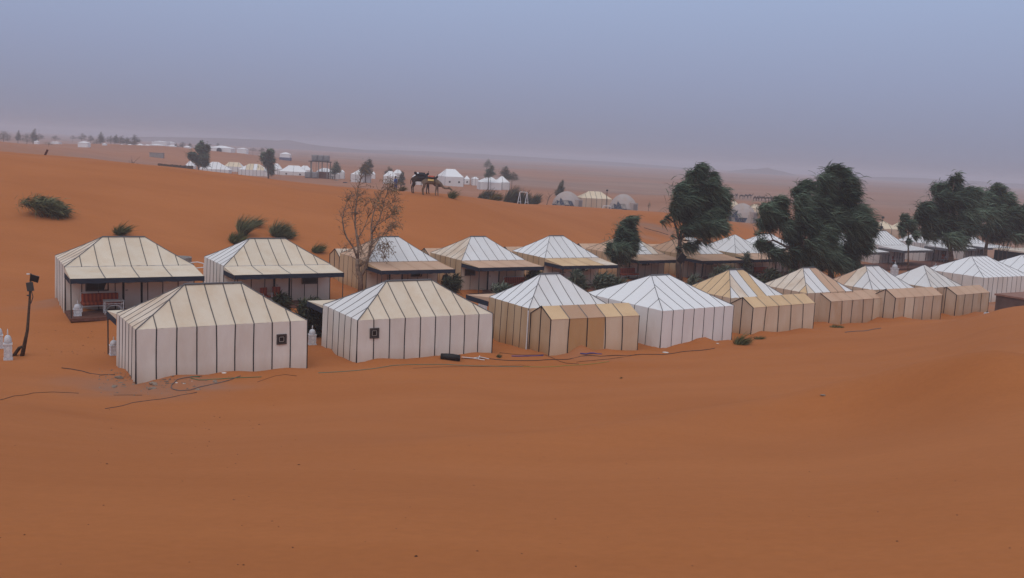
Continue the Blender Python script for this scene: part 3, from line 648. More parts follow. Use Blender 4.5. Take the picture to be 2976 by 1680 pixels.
# ------------------------------------------------------------------ tents of the neighbouring camps
G_C = 'white tents of the camp beyond the dune'
FW = fabric('far_canvas_wall', (.74, .72, .72), amt=.06); FR = fabric('far_canvas_white', (.84, .84, .85), amt=.04); FC = fabric('far_canvas_cream', (.74, .62, .46), amt=.2)
FSEAM = mat('far_strap', (.05, .05, .06), .8)
def far_tent(u0, u1, ve, vr, vb, ru0, ru1, y, label, nl=4, rf=FR, wf=FW, th=8, Wd=None, group=G_C, rlm=None, name='white_tent', wins=0):
    """front eave from photo column u0 to u1 at row ve, ridge row vr, ground row vb, depth y"""
    hy = hit((u0+u1)/2, vb, y-45).y
    if y-45 < hy < y+70: y = hy
    a = at_y(u0, ve, y); b = at_y(u1, ve+.054*(u1-u0), y+math.sin(math.radians(th))*(u1-u0)*mpp(y))
    Ln = (b-a).length; Wd = Wd or min(Ln*.8, 5.0); h = math.radians(th)
    hw = max(1.2, (vb-ve)*mpp(y)); k = mpp(y+Wd/2)
    hr = (ve-vr)*k + 0.0; hr = min(max(hr, .5), 2.2)
    rl = min(max(.1, (ru1-ru0)*k), Ln*.8)
    c = Vector(((a.x+b.x)/2-math.sin(h)*Wd/2, (a.y+b.y)/2+math.cos(h)*Wd/2, a.z-hw))
    g = ground(c.x, c.y-Wd/2)
    if c.z > g-.02: hw += c.z-g+.02; c.z = g-.02
    P = (c.x, c.y, c.z, th, Ln, Wd, hw, hr, rl)
    r = thing(name, label, 'tent', (P[0], P[1], P[2]), h, group)
    side_panels(r, P, 'F', nl, rf, wf, seamm=FSEAM, sw=.075); side_panels(r, P, 'L', max(2, nl-1), rlm or rf, wf, seamm=FSEAM, sw=.075)
    side_panels(r, P, 'B', 1, FR, wf, seams=False); side_panels(r, P, 'R', 1, FR, wf, seams=False)
    for i in range(wins):
        u = lerp(-Ln/2, Ln/2, (i+.5)/wins)
        m = MB(); m.tube([(u, -Wd/2-.06, hw*.5), (u, -Wd/2-.02, hw*.5)], .34, 8); wn = m.obj('window', WFRAME, r)
        m = MB(); m.tube([(u, -Wd/2-.075, hw*.5), (u, -Wd/2-.03, hw*.5)], .22, 8); m.obj('pane', PANE, wn)
    return r, P
def q7(x, y): return (440+x/6.44, 380+y/6.44)
far_tent(538, 566, 481, 468, 490, 547, 556, 300, 'white tent peeping out behind the twin-topped dark tree', 3)
far_tent(577, 666, 489.5, 466.6, 506, 608, 624, 275, 'long white tent just beyond the dune crest, next to the twin-topped dark tree', 7)
far_tent(650, 704, 483, 470.5, 500, 666, 694, 300, 'cream tent behind the cream-striped tent', 4, FC, name='cream_tent')
far_tent(692, 778, 492, 475, 512, 715, 743, 272, 'tent with cream-striped roof beside the slim dark tree', 8, [FR, FR, FC, FC, FR, FC, FC, FR], name='cream_tent')
far_tent(786, 818, 489, 475, 508, 790, 800, 290, 'white tent behind the slim dark tree', 3)
far_tent(812, 892, 497, 480, 511, 832, 861, 275, 'white tent with two round windows beside the water tower', 2, wins=2)
far_tent(864, 906, 493, 481, 505, 874, 886, 300, 'white tent showing between the round-window tent and the water tower', 2)
far_tent(918, 968, 498, 488, 518, 939, 955, 268, 'white tent seen through the legs of the water tower', 2)
far_tent(962, 987, 505, 495, 521, 969, 971, 262, 'small white tent beside the tower with a fire bowl in front', 2, Wd=3.2)
far_tent(988, 1001, 500, 494, 520, 990, 992, 285, 'narrow white tent slice behind the small tower tent', 1, Wd=3)
far_tent(1019, 1078, 506, 493, 530, 1031, 1044, 255, 'white tent with dark seams behind the bare tree top', 4)
far_tent(1079, 1091, 506, 498, 520, 1080, 1082, 285, 'white tent sliver behind the bare-tree-top tent', 1, Wd=3)
far_tent(1114, 1155, 511, 497, 535, 1118, 1128, 250, 'white tent behind the person in blue', 3)
far_tent(1140, 1173, 503, 493, 530, 1142, 1151, 275, 'white tent behind the drooping bush near the person in blue', 2)
far_tent(1199, 1238, 514, 501, 538, 1209, 1221, 245, 'white tent behind the dark brown camel', 3)
far_tent(1294, 1348, 513, 489, 542, 1284, 1310, 235, 'largest white tent of the far camp, behind the pale camel', 1, wins=2, Wd=9, th=20)
far_tent(1350, 1366, 520, 511, 537, 1347, 1349, 262, 'small white tent with one round window beside the largest far tent', 1, wins=1, Wd=4)
far_tent(1373, 1392, 519, 514, 540, 1379, 1383, 258, 'white tent with a low pointed roof behind the reeds', 2, Wd=4)
far_tent(1395, 1458, 529, 512, 552, 1415, 1420, 232, 'wide white pavilion tent behind the tall reeds', 2, Wd=8)
far_tent(1440, 1482, 529, 512, 552, 1450, 1454, 240, 'white pointed tent at the end of the far camp behind the reeds', 2, Wd=5)
far_tent(1689, 1780, 575, 556, 604, 1722, 1757, 190, 'cream tent with dark seams standing between two dome tents', 6, FC, fabric('far_wall_tan', (.56, .44, .34), amt=.3), group=None, name='cream_tent')
far_tent(2122, 2152, 598, 584, 606, 2134, 2140, 205, 'cream tent top behind the dome tent near the camel herd', 2, FC, FC, group=None, name='cream_tent')
far_tent(2186, 2212, 604, 594, 620, 2196, 2206, 195, 'cream tent top between the dome tent and the big tree', 2, FC, FC, group=None, name='cream_tent')
far_tent(2545, 2615, 664, 643, 690, 2567, 2571, 158, 'cream tent with a pale door behind the terrace row', 3, FC, WALLD, group=None, name='cream_tent')
far_tent(2606, 2660, 664, 642, 690, 2620, 2624, 166, 'second cream tent behind the wide windblown tree', 3, FC, WALLD, group=None, name='cream_tent')
G_D = 'tiny white tents on the hazy plain'
TW = mat('hazy_white_canvas', (.80, .80, .82), .9)
def tiny(u, v, wpx, hpx, y, label, band=None):
    p = at_y(u, v, y); k = mpp(y); Ln = wpx*k; h = hpx*k; g = ground(p.x, y); zb = min(p.z, g) - .2; top = p.z+h
    r = thing('white_tent', label, 'tent', (p.x, y, zb), 0, G_D); hw = (p.z-zb)+h*.42; Wd = min(Ln*.7, 9)
    m = MB(); m.poly((-Ln/2, -Wd/2, 0), (Ln/2, -Wd/2, 0), (Ln/2, -Wd/2, hw), (-Ln/2, -Wd/2, hw)); m.poly((-Ln/2, Wd/2, 0), (-Ln/2, -Wd/2, 0), (-Ln/2, -Wd/2, hw), (-Ln/2, Wd/2, hw)); m.poly((Ln/2, -Wd/2, 0), (Ln/2, Wd/2, 0), (Ln/2, Wd/2, hw), (Ln/2, -Wd/2, hw)); m.poly((Ln/2, Wd/2, 0), (-Ln/2, Wd/2, 0), (-Ln/2, Wd/2, hw), (Ln/2, Wd/2, hw)); m.obj('wall', TW, r)
    m = MB(); rr = Ln*.12; e = .1; zt = top-zb
    A, B, C, D = (-Ln/2-e, -Wd/2-e, hw), (Ln/2+e, -Wd/2-e, hw), (Ln/2+e, Wd/2+e, hw), (-Ln/2-e, Wd/2+e, hw)
    m.poly(A, B, (rr, 0, zt), (-rr, 0, zt)); m.poly(C, D, (-rr, 0, zt), (rr, 0, zt)); m.poly(B, C, (rr, 0, zt)); m.poly(D, A, (-rr, 0, zt)); m.obj('roof', TW, r)
    if band:
        m = MB(); m.box((0, 0, hw*.25), (Ln+.3, Wd+.3, hw*.5)); m.obj('base_band', mat('blue_band', (.10, .12, .2), .9), r)
    return r
for i, (u, v, wx, hx, y, lab) in enumerate([
  (107, 413, 12, 4, 420, 'tiny white tent beside the first hazy tree clump'), (163, 414, 24, 2.5, 450, 'tiny flat white tent behind the round hazy shrub'), (245, 418, 28, 7, 380, 'tiny white pitched tent alone on the hazy dune'),
  (304, 421, 12, 4, 400, 'tiny white tent between two hazy tree clumps'), (354, 423, 10, 4, 420, 'tiny white tent at the foot of the four-tree clump'), (377, 424, 12, 5, 430, 'tiny white tent just before the tall hazy tree'), (408, 425, 17, 7, 430, 'tiny white pitched tent just past the tall hazy tree'),
  (428, 425, 12, 5, 470, 'tiny white tent next to the pitched one past the tall hazy tree'), (456, 424, 40, 5, 520, 'long tiny white tent on the hazy plain'), (500, 427, 22, 5, 480, 'tiny white tent beside the small hazy conifers'), (468, 414, 42, 4, 800, 'faint white tent row farthest on the plain'), (497, 416, 22, 4, 820, 'faint white tent at the end of the farthest row'),
  (545, 430, 18, 6, 460, 'tiny white tent partly behind the twin-topped dark tree'), (612, 433, 22, 7, 440, 'tiny white tent adjoining the far pavilion'), (705, 435, 28, 5, 560, 'tiny white tent past the far pavilion'), (830, 452, 28, 9, 420, 'tiny white tent with a blue-grey base on the plain')]):
    tiny(u, v, wx, hx, y, lab, i == 15)
r = tiny(646, 435, 62, 11, 430, 'far white pavilion with a dark arched doorway on the plain')
p = r.location
m = MB(); m.lathe([(1.1, 0), (1.1, 1.2), (.8, 1.7), (.3, 2.0)], 10, (0, -4.6, 0)); m.obj('doorway', mat('dark_opening', (.03, .03, .04), .9), r)
# ------------------------------------------------------------------ foliage tools
def leafmat(name, dark, light, tr=.30):
    m = bpy.data.materials.new(name); m.use_nodes = True; t = m.node_tree; t.nodes.clear()
    o = t.nodes.new('ShaderNodeOutputMaterial'); df = t.nodes.new('ShaderNodeBsdfDiffuse'); tl = t.nodes.new('ShaderNodeBsdfTranslucent'); mx_ = t.nodes.new('ShaderNodeMixShader'); mx_.inputs[0].default_value = tr
    a = t.nodes.new('ShaderNodeAttribute'); a.attribute_name = 'tone'; r = t.nodes.new('ShaderNodeValToRGB'); e = r.color_ramp.elements
    e[0].position = 0; e[0].color = (*dark, 1); e[1].position = 1; e[1].color = (*light, 1)
    t.links.new(a.outputs['Fac'], r.inputs[0])
    for n_ in (df, tl): t.links.new(r.outputs[0], n_.inputs['Color'])
    t.links.new(df.outputs[0], mx_.inputs[1]); t.links.new(tl.outputs[0], mx_.inputs[2]); t.links.new(mx_.outputs[0], o.inputs[0]); return m
EUC = leafmat('eucalyptus_leaves', (.05, .085, .055), (.32, .43, .31), .42)
OLIV = leafmat('silver_green_leaves', (.10, .125, .09), (.33, .37, .285))
DARKB = leafmat('dark_bush_leaves', (.055, .066, .042), (.190, .210, .140))
GRASS = leafmat('dune_grass_blades', (.12, .13, .055), (.30, .30, .14))
GREENG = leafmat('green_dune_grass_blades', (.15, .16, .095), (.38, .39, .22))
STRAW = leafmat('straw_grass_blades', (.17, .11, .045), (.32, .26, .12))
DRY = leafmat('dry_brown_leaves', (.17, .115, .07), (.30, .22, .14))
REED = leafmat('reed_blades', (.075, .080, .050), (.205, .205, .135))
def strands(P0, D, ln, wd, bend=None):
    """elongated two-quad leaves: P0 root, D direction, ln length, wd width"""
    n = len(P0); rnd = RNG.normal(size=(n, 3)); S = np.cross(D, rnd); S /= np.linalg.norm(S, axis=1)[:, None]+1e-9
    ln = np.asarray(ln).reshape(-1, 1)*np.ones((n, 1)); wd = np.asarray(wd).reshape(-1, 1)*np.ones((n, 1))
    bend = np.array([[0, 0, -.25]]) if bend is None else bend
    mid = P0 + D*ln*.5; tip = P0 + D*ln + bend*ln
    v = np.stack([P0-S*wd*.3, P0+S*wd*.3, mid+S*wd*.5, mid-S*wd*.5, tip+S*wd*.12, tip-S*wd*.12], 1).reshape(-1, 3)
    o = np.arange(n)[:, None]*6
    f = np.concatenate([o+np.array([[0, 1, 2, 3]]), o+np.array([[3, 2, 4, 5]])], 0)
    return v, f
def crown_mesh(name, blobs, n, ln, wd, material, parent, wind=(1, 0, -.15), spread=.75, shell=.55):
    vol = np.array([b[3]*b[4]*b[5] for b in blobs])**.72; cnt = np.maximum(8, (n*vol/vol.sum()).astype(int)); V = []; Fc = []; Tn = []; Nn = []; o = 0; big = max(max(b[3:6]) for b in blobs); cnt = np.array([int(k*(.45 if max(b[3:6]) < big*.42 else 1)) for b, k in zip(blobs, cnt)])
    for b, k in zip(blobs, cnt):
        c = np.array(b[:3]); r = np.array(b[3:6])
        d = RNG.normal(size=(k, 3)); d /= np.linalg.norm(d, axis=1)[:, None]
        small = r.max() < big*.42; k0 = k
        rad = 1-np.abs(RNG.normal(size=(k, 1)))*shell*.6; rad = np.clip(rad, .05, 1.06)
        fz = RNG.uniform(size=(k, 1)) < (.75 if small else .28); rad = np.where(fz, np.abs(RNG.normal(size=(k, 1)))*(.62 if small else .75), rad)
        lump = 1+.16*np.sin(d[:, :1]*7+c[0]*3)*np.sin(d[:, 1:2]*6+c[1])+.10*np.sin(d[:, 2:]*9+c[2]*5)
        p = c+d*rad*r*lump
        D = np.array([wind])+RNG.normal(size=(k, 3))*spread*.5+d*.35; D /= np.linalg.norm(D, axis=1)[:, None]
        v, f = strands(p, D, ln*RNG.uniform(.6, 1.4, k), wd*RNG.uniform(.7, 1.4, k))
        tone = np.clip(RNG.normal(.45, .24, k)+RNG.normal(0, .16), 0, 1)
        no = d+RNG.normal(size=(k, 3))*.38+np.array([0, 0, .12]); no /= np.linalg.norm(no, axis=1)[:, None]
        V.append(v); Fc.append(f+o); Tn.append(np.repeat(tone, 6)); Nn.append(np.repeat(no, 6, 0)); o += len(v)
    return fast_mesh(name, np.concatenate(V), np.concatenate(Fc), material, parent, True, np.concatenate(Tn), np.concatenate(Nn))
def limb_path(a, b, k=5, wob=.12):
    a, b = Vector(a), Vector(b); L_ = (b-a).length
    return [a.lerp(b, i/k)+Vector((random.uniform(-1, 1), random.uniform(-1, 1), random.uniform(-.5, .5)))*wob*L_*math.sin(math.pi*i/k)*.5 for i in range(k+1)]
def tree_px(label, crop, blobs_px, trunk_px, y, n, name='windblown_tree', lf=EUC, ln=.5, wd=.06, wind=(1, 0, -.12), r0=.22, forks=None, group='eucalyptus trees standing in the camp', depth=.8, spread=.75, limbs=True):
    """crown lobes measured as (col, row, half width, half height) in a crop (x0, y0, scale) of the photo"""
    x0, y0, s_ = crop
    b = gp(x0+trunk_px[0][0]/s_, y); base = Vector((b.x, y, b.z-.15)); k = mpp(y)
    root = thing(name, label, 'tree', base, 0, group)
    def W(px, py, dy=0): p = at_y(x0+px/s_, y0+py/s_, y+dy); return p-base
    blobs = []
    for (cx, cy, rx, ry) in blobs_px:
        R1, R2 = rx/s_*k*.97, ry/s_*k*.97; dy = random.uniform(-1, 1)*min(depth*1.6, R1*1.3)
        c = W(cx, cy, 0)+Vector((0, dy, 0)); blobs.append((c.x, c.y, c.z, R1, max(R1, R2)*depth, R2))
    m = MB(); tp = [W(*p) for p in trunk_px[1:]]; pth = [Vector((0, 0, 0))]+tp
    nn = len(pth); m.tube(pth, [lerp(r0, r0*.55, i/(nn-1)) for i in range(nn)], 8)
    fork = pth[-1]
    ends = forks and [[W(*p) for p in fk] for fk in forks] or []
    for e in ends: m.tube([fork]+e, [lerp(r0*.5, r0*.2, i/len(e)) for i in range(len(e)+1)], 6)
    joints = [fork]+[p for e in ends for p in e]
    if limbs:
        for bl in blobs:
            c = Vector(bl[:3]); j = min(joints, key=lambda q: (q-c).length+max(0, q.z-c.z)*2)
            m.tube(limb_path(j, c+Vector((bl[3]*.2, 0, bl[5]*.2)), 5), [r0*.2, r0*.16, r0*.12, r0*.09, r0*.05, .012], 5)
    m.obj('trunk', BARK, root, True)
    crown_mesh('crown', blobs, n, ln, wd, lf, root, wind, spread)
    return root
T3 = (1840, 460, 4.848); T11 = (1560, 460, 3.634); T4 = (2180, 460, 4.038); T5 = (2560, 470, 4.154)
tree_px('tall windblown tree rising between the brown-awning porch tents', T3,
  [(930, 150, 90, 70), (870, 250, 130, 90), (1090, 240, 70, 70), (620, 450, 100, 70), (820, 400, 170, 100), (1060, 370, 80, 100), (1240, 520, 95, 110), (690, 590, 180, 120), (980, 560, 190, 130), (1230, 690, 105, 150), (800, 740, 200, 110), (1080, 790, 180, 130), (880, 900, 180, 90), (1130, 950, 130, 90), (550, 700, 70, 100), (440, 830, 40, 35), (385, 895, 30, 28), (960, 1030, 130, 50), (760, 1240, 90, 45), (880, 1190, 60, 30), (740, 985, 140, 60), (620, 830, 80, 75), (990, 1165, 40, 45), (600, 1270, 30, 40), (530, 1090, 22, 30)],
  [(650, 1640), (640, 1500), (640, 1380), (655, 1250), (655, 1150)], 80.5, 25000, ln=.7, wd=.048, forks=[[(620, 1020), (580, 900), (560, 760)], [(690, 1000), (740, 840), (780, 620), (860, 380)], [(760, 1060), (930, 930), (1060, 760), (1150, 560)]], r0=.27)
tree_px('small dense tree leaning over the golden-awning porch', T11,
  [(985, 640, 60, 36), (945, 700, 80, 50), (920, 770, 105, 60), (905, 850, 115, 60), (890, 930, 120, 62), (870, 1010, 105, 60), (850, 1075, 90, 42), (755, 920, 40, 46), (735, 985, 42, 50), (985, 890, 55, 130)],
  [(860, 1260), (865, 1180), (870, 1060), (890, 940)], 78.5, 10000, r0=.15, wd=.045, forks=[[(910, 820), (960, 690)]])
tree_px('big tree crown beside the pyramid-roofed porch tent, sparse lower branches', T4,
  [(640, 330, 90, 62), (540, 400, 80, 62), (330, 510, 85, 62), (170, 610, 100, 90), (280, 660, 115, 90), (560, 500, 95, 90), (560, 630, 95, 100), (200, 770, 110, 70), (420, 790, 110, 75), (620, 760, 120, 110), (480, 930, 110, 60), (150, 1020, 100, 45), (250, 1100, 80, 50), (75, 880, 38, 28), (90, 985, 50, 35), (620, 1130, 95, 95), (480, 1080, 80, 50), (690, 990, 110, 95), (560, 1250, 95, 70), (400, 1180, 70, 50)],
  [(590, 1420), (590, 1290), (590, 1120), (600, 1000)], 78.0, 20000, ln=.7, wd=.048, r0=.26, forks=[[(480, 880), (380, 740), (250, 640)], [(600, 820), (590, 600), (620, 420)], [(430, 1040), (270, 960), (150, 1010)], [(330, 1100), (230, 1110)]])
tree_px('biggest tree of the camp with a tall rounded top', T4,
  [(960, 135, 105, 50), (1080, 180, 75, 66), (850, 250, 110, 76), (1110, 290, 105, 88), (870, 390, 130, 95), (1120, 420, 120, 100), (770, 550, 125, 115), (1040, 550, 150, 110), (1290, 630, 100, 80), (720, 690, 110, 110), (940, 710, 160, 140), (1190, 750, 150, 140), (1330, 800, 95, 120), (800, 910, 150, 130), (1230, 930, 130, 100), (1310, 1020, 90, 90), (790, 1090, 150, 130), (1160, 1120, 130, 100), (940, 1190, 130, 100), (1150, 1270, 130, 75), (760, 1260, 110, 70)],
  [(950, 1480), (950, 1350), (940, 1150), (930, 950)], 80.5, 32000, ln=.75, wd=.048, r0=.32, forks=[[(900, 700), (900, 450), (950, 250)], [(1050, 800), (1200, 680)]])
tree_px('wide windblown tree in front of the terrace awnings', T5,
  [(915, 150, 42, 22), (880, 220, 66, 44), (740, 325, 110, 70), (890, 320, 105, 66), (1060, 370, 110, 62), (1150, 335, 50, 28), (680, 430, 85, 62), (880, 460, 150, 84), (1070, 490, 140, 75), (470, 550, 90, 70), (600, 570, 80, 78), (430, 670, 90, 75), (590, 710, 115, 88), (790, 630, 150, 95), (1000, 630, 150, 85), (1200, 610, 105, 55), (760, 770, 130, 95), (950, 770, 150, 90), (600, 850, 125, 80), (790, 910, 140, 78), (930, 970, 90, 48), (1090, 790, 90, 65)],
  [(850, 1260), (850, 1150), (830, 1000), (800, 850)], 99, 22000, r0=.3, ln=.85, wd=.058, forks=[[(720, 700), (640, 560)], [(830, 640), (860, 400), (890, 230)], [(960, 700), (1080, 520)]])
tree_px('tree with split trunk at the end of the terrace row', T5,
  [(1370, 315, 76, 46), (1340, 395, 76, 55), (1545, 420, 66, 36), (1250, 430, 90, 55), (1430, 490, 130, 66), (1585, 530, 60, 50), (1340, 590, 130, 76), (1520, 630, 130, 84), (1340, 730, 130, 92), (1520, 770, 130, 92), (1660, 720, 75, 110), (1400, 880, 130, 66), (1560, 890, 105, 60), (1275, 830, 80, 60)],
  [(1270, 1200), (1262, 1100), (1275, 1000), (1300, 900)], 103, 15000, r0=.24, ln=.85, wd=.058, forks=[[(1330, 720), (1370, 480)], [(1440, 780), (1530, 560)], [(1245, 950), (1240, 860)]])
tree_px('thin sparse young tree in front of the terrace tent', T5,
  [(290, 680, 48, 48), (255, 780, 45, 55), (375, 800, 48, 42), (335, 735, 50, 42), (392, 880, 36, 42), (305, 955, 24, 30), (250, 860, 26, 34)],
  [(330, 1250), (332, 1100), (330, 960), (335, 880)], 96, 2600, r0=.10, ln=.45, wd=.06, forks=[[(300, 820), (285, 700)], [(385, 860), (380, 800)]])
tree_px('grey-green tree cut by the frame edge past the split-trunk tree', T5, [(1745, 560, 60, 55), (1760, 660, 60, 90), (1750, 780, 66, 80)], [(1760, 1180), (1755, 1000), (1755, 850)], 112, 4500, r0=.18, ln=.6, wd=.075)
for i, (u_, lab) in enumerate(((1383, 'slim bare trunk under the split-trunk tree'), (1432, 'second slim bare trunk under the split-trunk tree'), (1480, 'forked pale sapling beside the dark shed'))):
    q_ = gp(2560+u_/4.154, 105); r = thing('sapling', lab, 'tree', (q_.x, q_.y, q_.z-.1), 0)
    m = MB(); m.tube([(0, 0, 0), (.1, .05, 1.6), (.02, 0, 3.4), (.25, 0, 5.0)], [.07, .06, .05, .02], 6); m.tube([(.05, 0, 2.6), (.5, .1, 3.6), (.6, 0, 4.6)], [.035, .03, .012], 5); m.obj('trunk', BARK, r, True)
    crown_mesh('crown', [(.35, 0, 4.7, .6, .5, .45)], 260, .5, .06, EUC, r)

# bare tree, limbs measured in the photo
BT = (940, 440, 3.4615); yb = 63.0
b = gp(940+372/3.4615, yb); base = Vector((b.x, yb, b.z-.15))
root = thing('bare_tree', 'bare forked tree with a few dry leaves in front of the sandy-sided porch tent', 'tree', base, 0)
def Wb(p, dy=0): return at_y(940+p[0]/3.4615, 440+p[1]/3.4615, yb+dy)-base
LIMBS = [([(372, 1440), (372, 1260), (350, 1210), (340, 1150), (342, 1080)], .30, .19, 0), ([(372, 1260), (400, 1215), (430, 1150), (460, 1030), (485, 930), (485, 820), (480, 750)], .19, .09, .3),
  ([(342, 1080), (300, 965), (235, 870), (205, 790), (190, 690), (205, 600), (245, 490), (262, 462)], .11, .02, -.6), ([(342, 1080), (352, 980), (335, 850), (318, 740), (322, 600), (335, 480), (345, 380), (375, 270), (388, 195)], .15, .015, .2),
  ([(480, 750), (490, 680), (520, 560), (560, 450), (590, 370)], .08, .015, .6), ([(485, 830), (560, 690), (600, 560), (620, 470), (660, 365), (725, 350)], .075, .015, -.5), ([(350, 870), (400, 790), (440, 690), (470, 620), (520, 520)], .06, .012, .8),
  ([(540, 740), (620, 690), (690, 630), (745, 600)], .05, .012, .3), ([(470, 960), (560, 870), (620, 830), (700, 770)], .06, .012, -.7), ([(460, 1030), (530, 990), (590, 1010), (625, 1080)], .05, .012, -.3), ([(330, 1000), (250, 1010), (180, 1015)], .03, .008, .5),
  ([(318, 740), (280, 640), (300, 540), (330, 440)], .04, .01, .4), ([(322, 640), (400, 600), (440, 500)], .035, .01, -.5), ([(600, 560), (680, 520), (740, 500)], .03, .01, .2), ([(345, 850), (380, 960), (370, 1060)], .04, .02, .5)]
m = MB(); tips = []
for pts_, ra, rb, dy in LIMBS:
    k = len(pts_); pp = [Wb(p, dy*i/(k-1)*1.5) for i, p in enumerate(pts_)]
    if dy and len(pts_) > 2: pp[0] = Wb(pts_[0], 0)
    m.tube(pp, [lerp(ra, rb, i/(k-1))*.66 for i in range(k)], 7)
    for i in range(1, k):
        for _ in range(7 if i > k*.4 else 2):
            s0 = pp[i-1].lerp(pp[i], random.random()); d = Vector((random.uniform(-.5, 1.0), random.uniform(-.7, .7), random.uniform(.1, 1.0))).normalized()
            L_ = random.uniform(.4, 1.1); e = s0+d*L_; mid = s0.lerp(e, .5)+Vector((random.uniform(-.1, .1), 0, .06)); m.tube([s0, mid, e], [.018, .012, .006], 4); tips.append((e, mid))
            for _ in range(2):
                e2 = mid+Vector((random.uniform(-.3, .6), random.uniform(-.4, .4), random.uniform(0, .5))); m.tube([mid, e2], [.009, .005], 3); tips.append((e2, mid))
m.obj('trunk', mat('pale_bark', (.30, .215, .165), .95, noise=.45, nscale=6, bump=.6, bscale=14), root, True)
P0 = []
for e, md in tips:
    wgt = 3 if e.x > .9 else 1
    for _ in range(random.randint(0, wgt)): P0.append(list(e.lerp(md, random.random()*.5)+Vector((random.gauss(0, .12), random.gauss(0, .12), random.gauss(0, .12)))))
for (cx, cy, rx, ry, n_) in [(700, 380, 50, 40, 160), (720, 600, 60, 50, 260), (680, 760, 70, 50, 260), (640, 960, 50, 60, 160), (540, 520, 60, 50, 120), (230, 480, 40, 30, 60), (600, 1070, 40, 40, 80), (370, 490, 30, 40, 50)]:
    for _ in range(int(n_*.55)): P0.append(list(Wb((random.gauss(cx, rx*.6), random.gauss(cy, ry*.6)), random.gauss(0, .5))))
P0 = np.array(P0); D = np.array([[.8, 0, -.3]])+RNG.normal(size=(len(P0), 3))*.6; D /= np.linalg.norm(D, axis=1)[:, None]
v, f = strands(P0, D, .16*RNG.uniform(.6, 1.5, len(P0)), .05); fast_mesh('dry_leaves', v, f, DRY, root, False, np.repeat(RNG.uniform(0, 1, len(P0)), 6))

# far trees
def far_tree(u, v0, v1, wpx, y, label, lf=EUC, lean=.15, n=1500, kind='tree', name='distant_tree', sparse=1.0):
    b = at_y(u, v1, y); k = mpp(y); g = ground(b.x, y); base = Vector((b.x, y, min(b.z, g)-.1)); H = (v1-v0)*k; Wd = wpx*k; top = b.z+H-base.z; lift = b.z-base.z
    r = thing(name, label, kind, base, 0)
    m = MB(); m.tube([(0, 0, 0), (0, 0, lift+H*.3), (lean*H*.3, 0, lift+H*.75)], [H*.03, H*.025, H*.01], 6); m.obj('trunk', BARK, r, True)
    bl = []
    for i in range(7):
        t_ = (i+.5)/7; ww = Wd/2*(.55+.45*math.sin(math.pi*(.25+.75*t_)))*(1-.45*t_*t_)
        bl.append((lean*H*t_*.6+random.uniform(-.25, .25)*ww, random.uniform(-.2, .2)*ww, lift+H*(.10+.82*t_), ww*.8, ww*.7, H*.12))
        if i < 5: bl.append((lean*H*t_*.6+random.choice((-1, 1))*ww*.55, random.uniform(-.3, .3)*ww, lift+H*(.08+.75*t_), ww*.5, ww*.5, H*.09))
    crown_mesh('crown', bl, int(n*sparse), H*.10, H*.014, lf, r, (1, 0, .1), .9)
    return r
for a_ in [
  (973, 465, 508, 34, 285, 'dark rounded tree behind the water tower', EUC, .05, 2200),
  (1062, 458, 510, 44, 262, 'brownish ragged tree above the far tent, behind the bare tree', DARKB, .25, 2400), (1128, 482, 512, 30, 282, 'low round tree behind the tent of the person in blue', DARKB, .1, 1500), (1165, 496, 540, 24, 240, 'drooping bush beside the tent of the person in blue', DARKB, .05, 1400),
  (1415, 459, 488, 26, 420, 'hazy tree with dangling branches on the plain', EUC, .1, 900), (1420, 477, 518, 34, 262, 'dark tree behind the wide white pavilion', EUC, .25, 2200), (1466, 480, 524, 40, 275, 'conifer-like tree behind the pointed far tent', DARKB, .0, 1800), (1488, 498, 525, 38, 268, 'bushy dark tree at the end of the far camp', DARKB, .15, 1800),
  (1620, 521, 572, 24, 215, 'narrow leaning tree behind the dome tent', OLIV, .35, 1800), (1775, 0, 0, 0, 0, '')][:9]:
    far_tree(*a_)
C7 = (440, 380, 6.44)
tree_px('twin-topped dark tree beside the long white far tent', C7, [(910, 225, 50, 50), (880, 330, 85, 85), (1000, 320, 45, 70), (765, 465, 85, 75), (960, 480, 95, 95), (880, 560, 120, 80), (960, 600, 80, 60)], [(880, 720), (885, 650), (890, 560)], 270, 5200, name='distant_tree', ln=.9, wd=.14, r0=.3, group=None, spread=.9)
tree_px('slim dark leaning tree between far white tents', C7, [(2215, 385, 55, 48), (2120, 480, 85, 75), (2210, 470, 50, 60), (2250, 545, 42, 40), (2165, 600, 85, 62), (2190, 700, 62, 75), (2210, 770, 45, 40)], [(2190, 830), (2190, 760), (2180, 640)], 268, 4200, name='distant_tree', ln=.9, wd=.14, r0=.25, group=None, spread=.9)
G_H = 'hazy trees on the skyline dune'
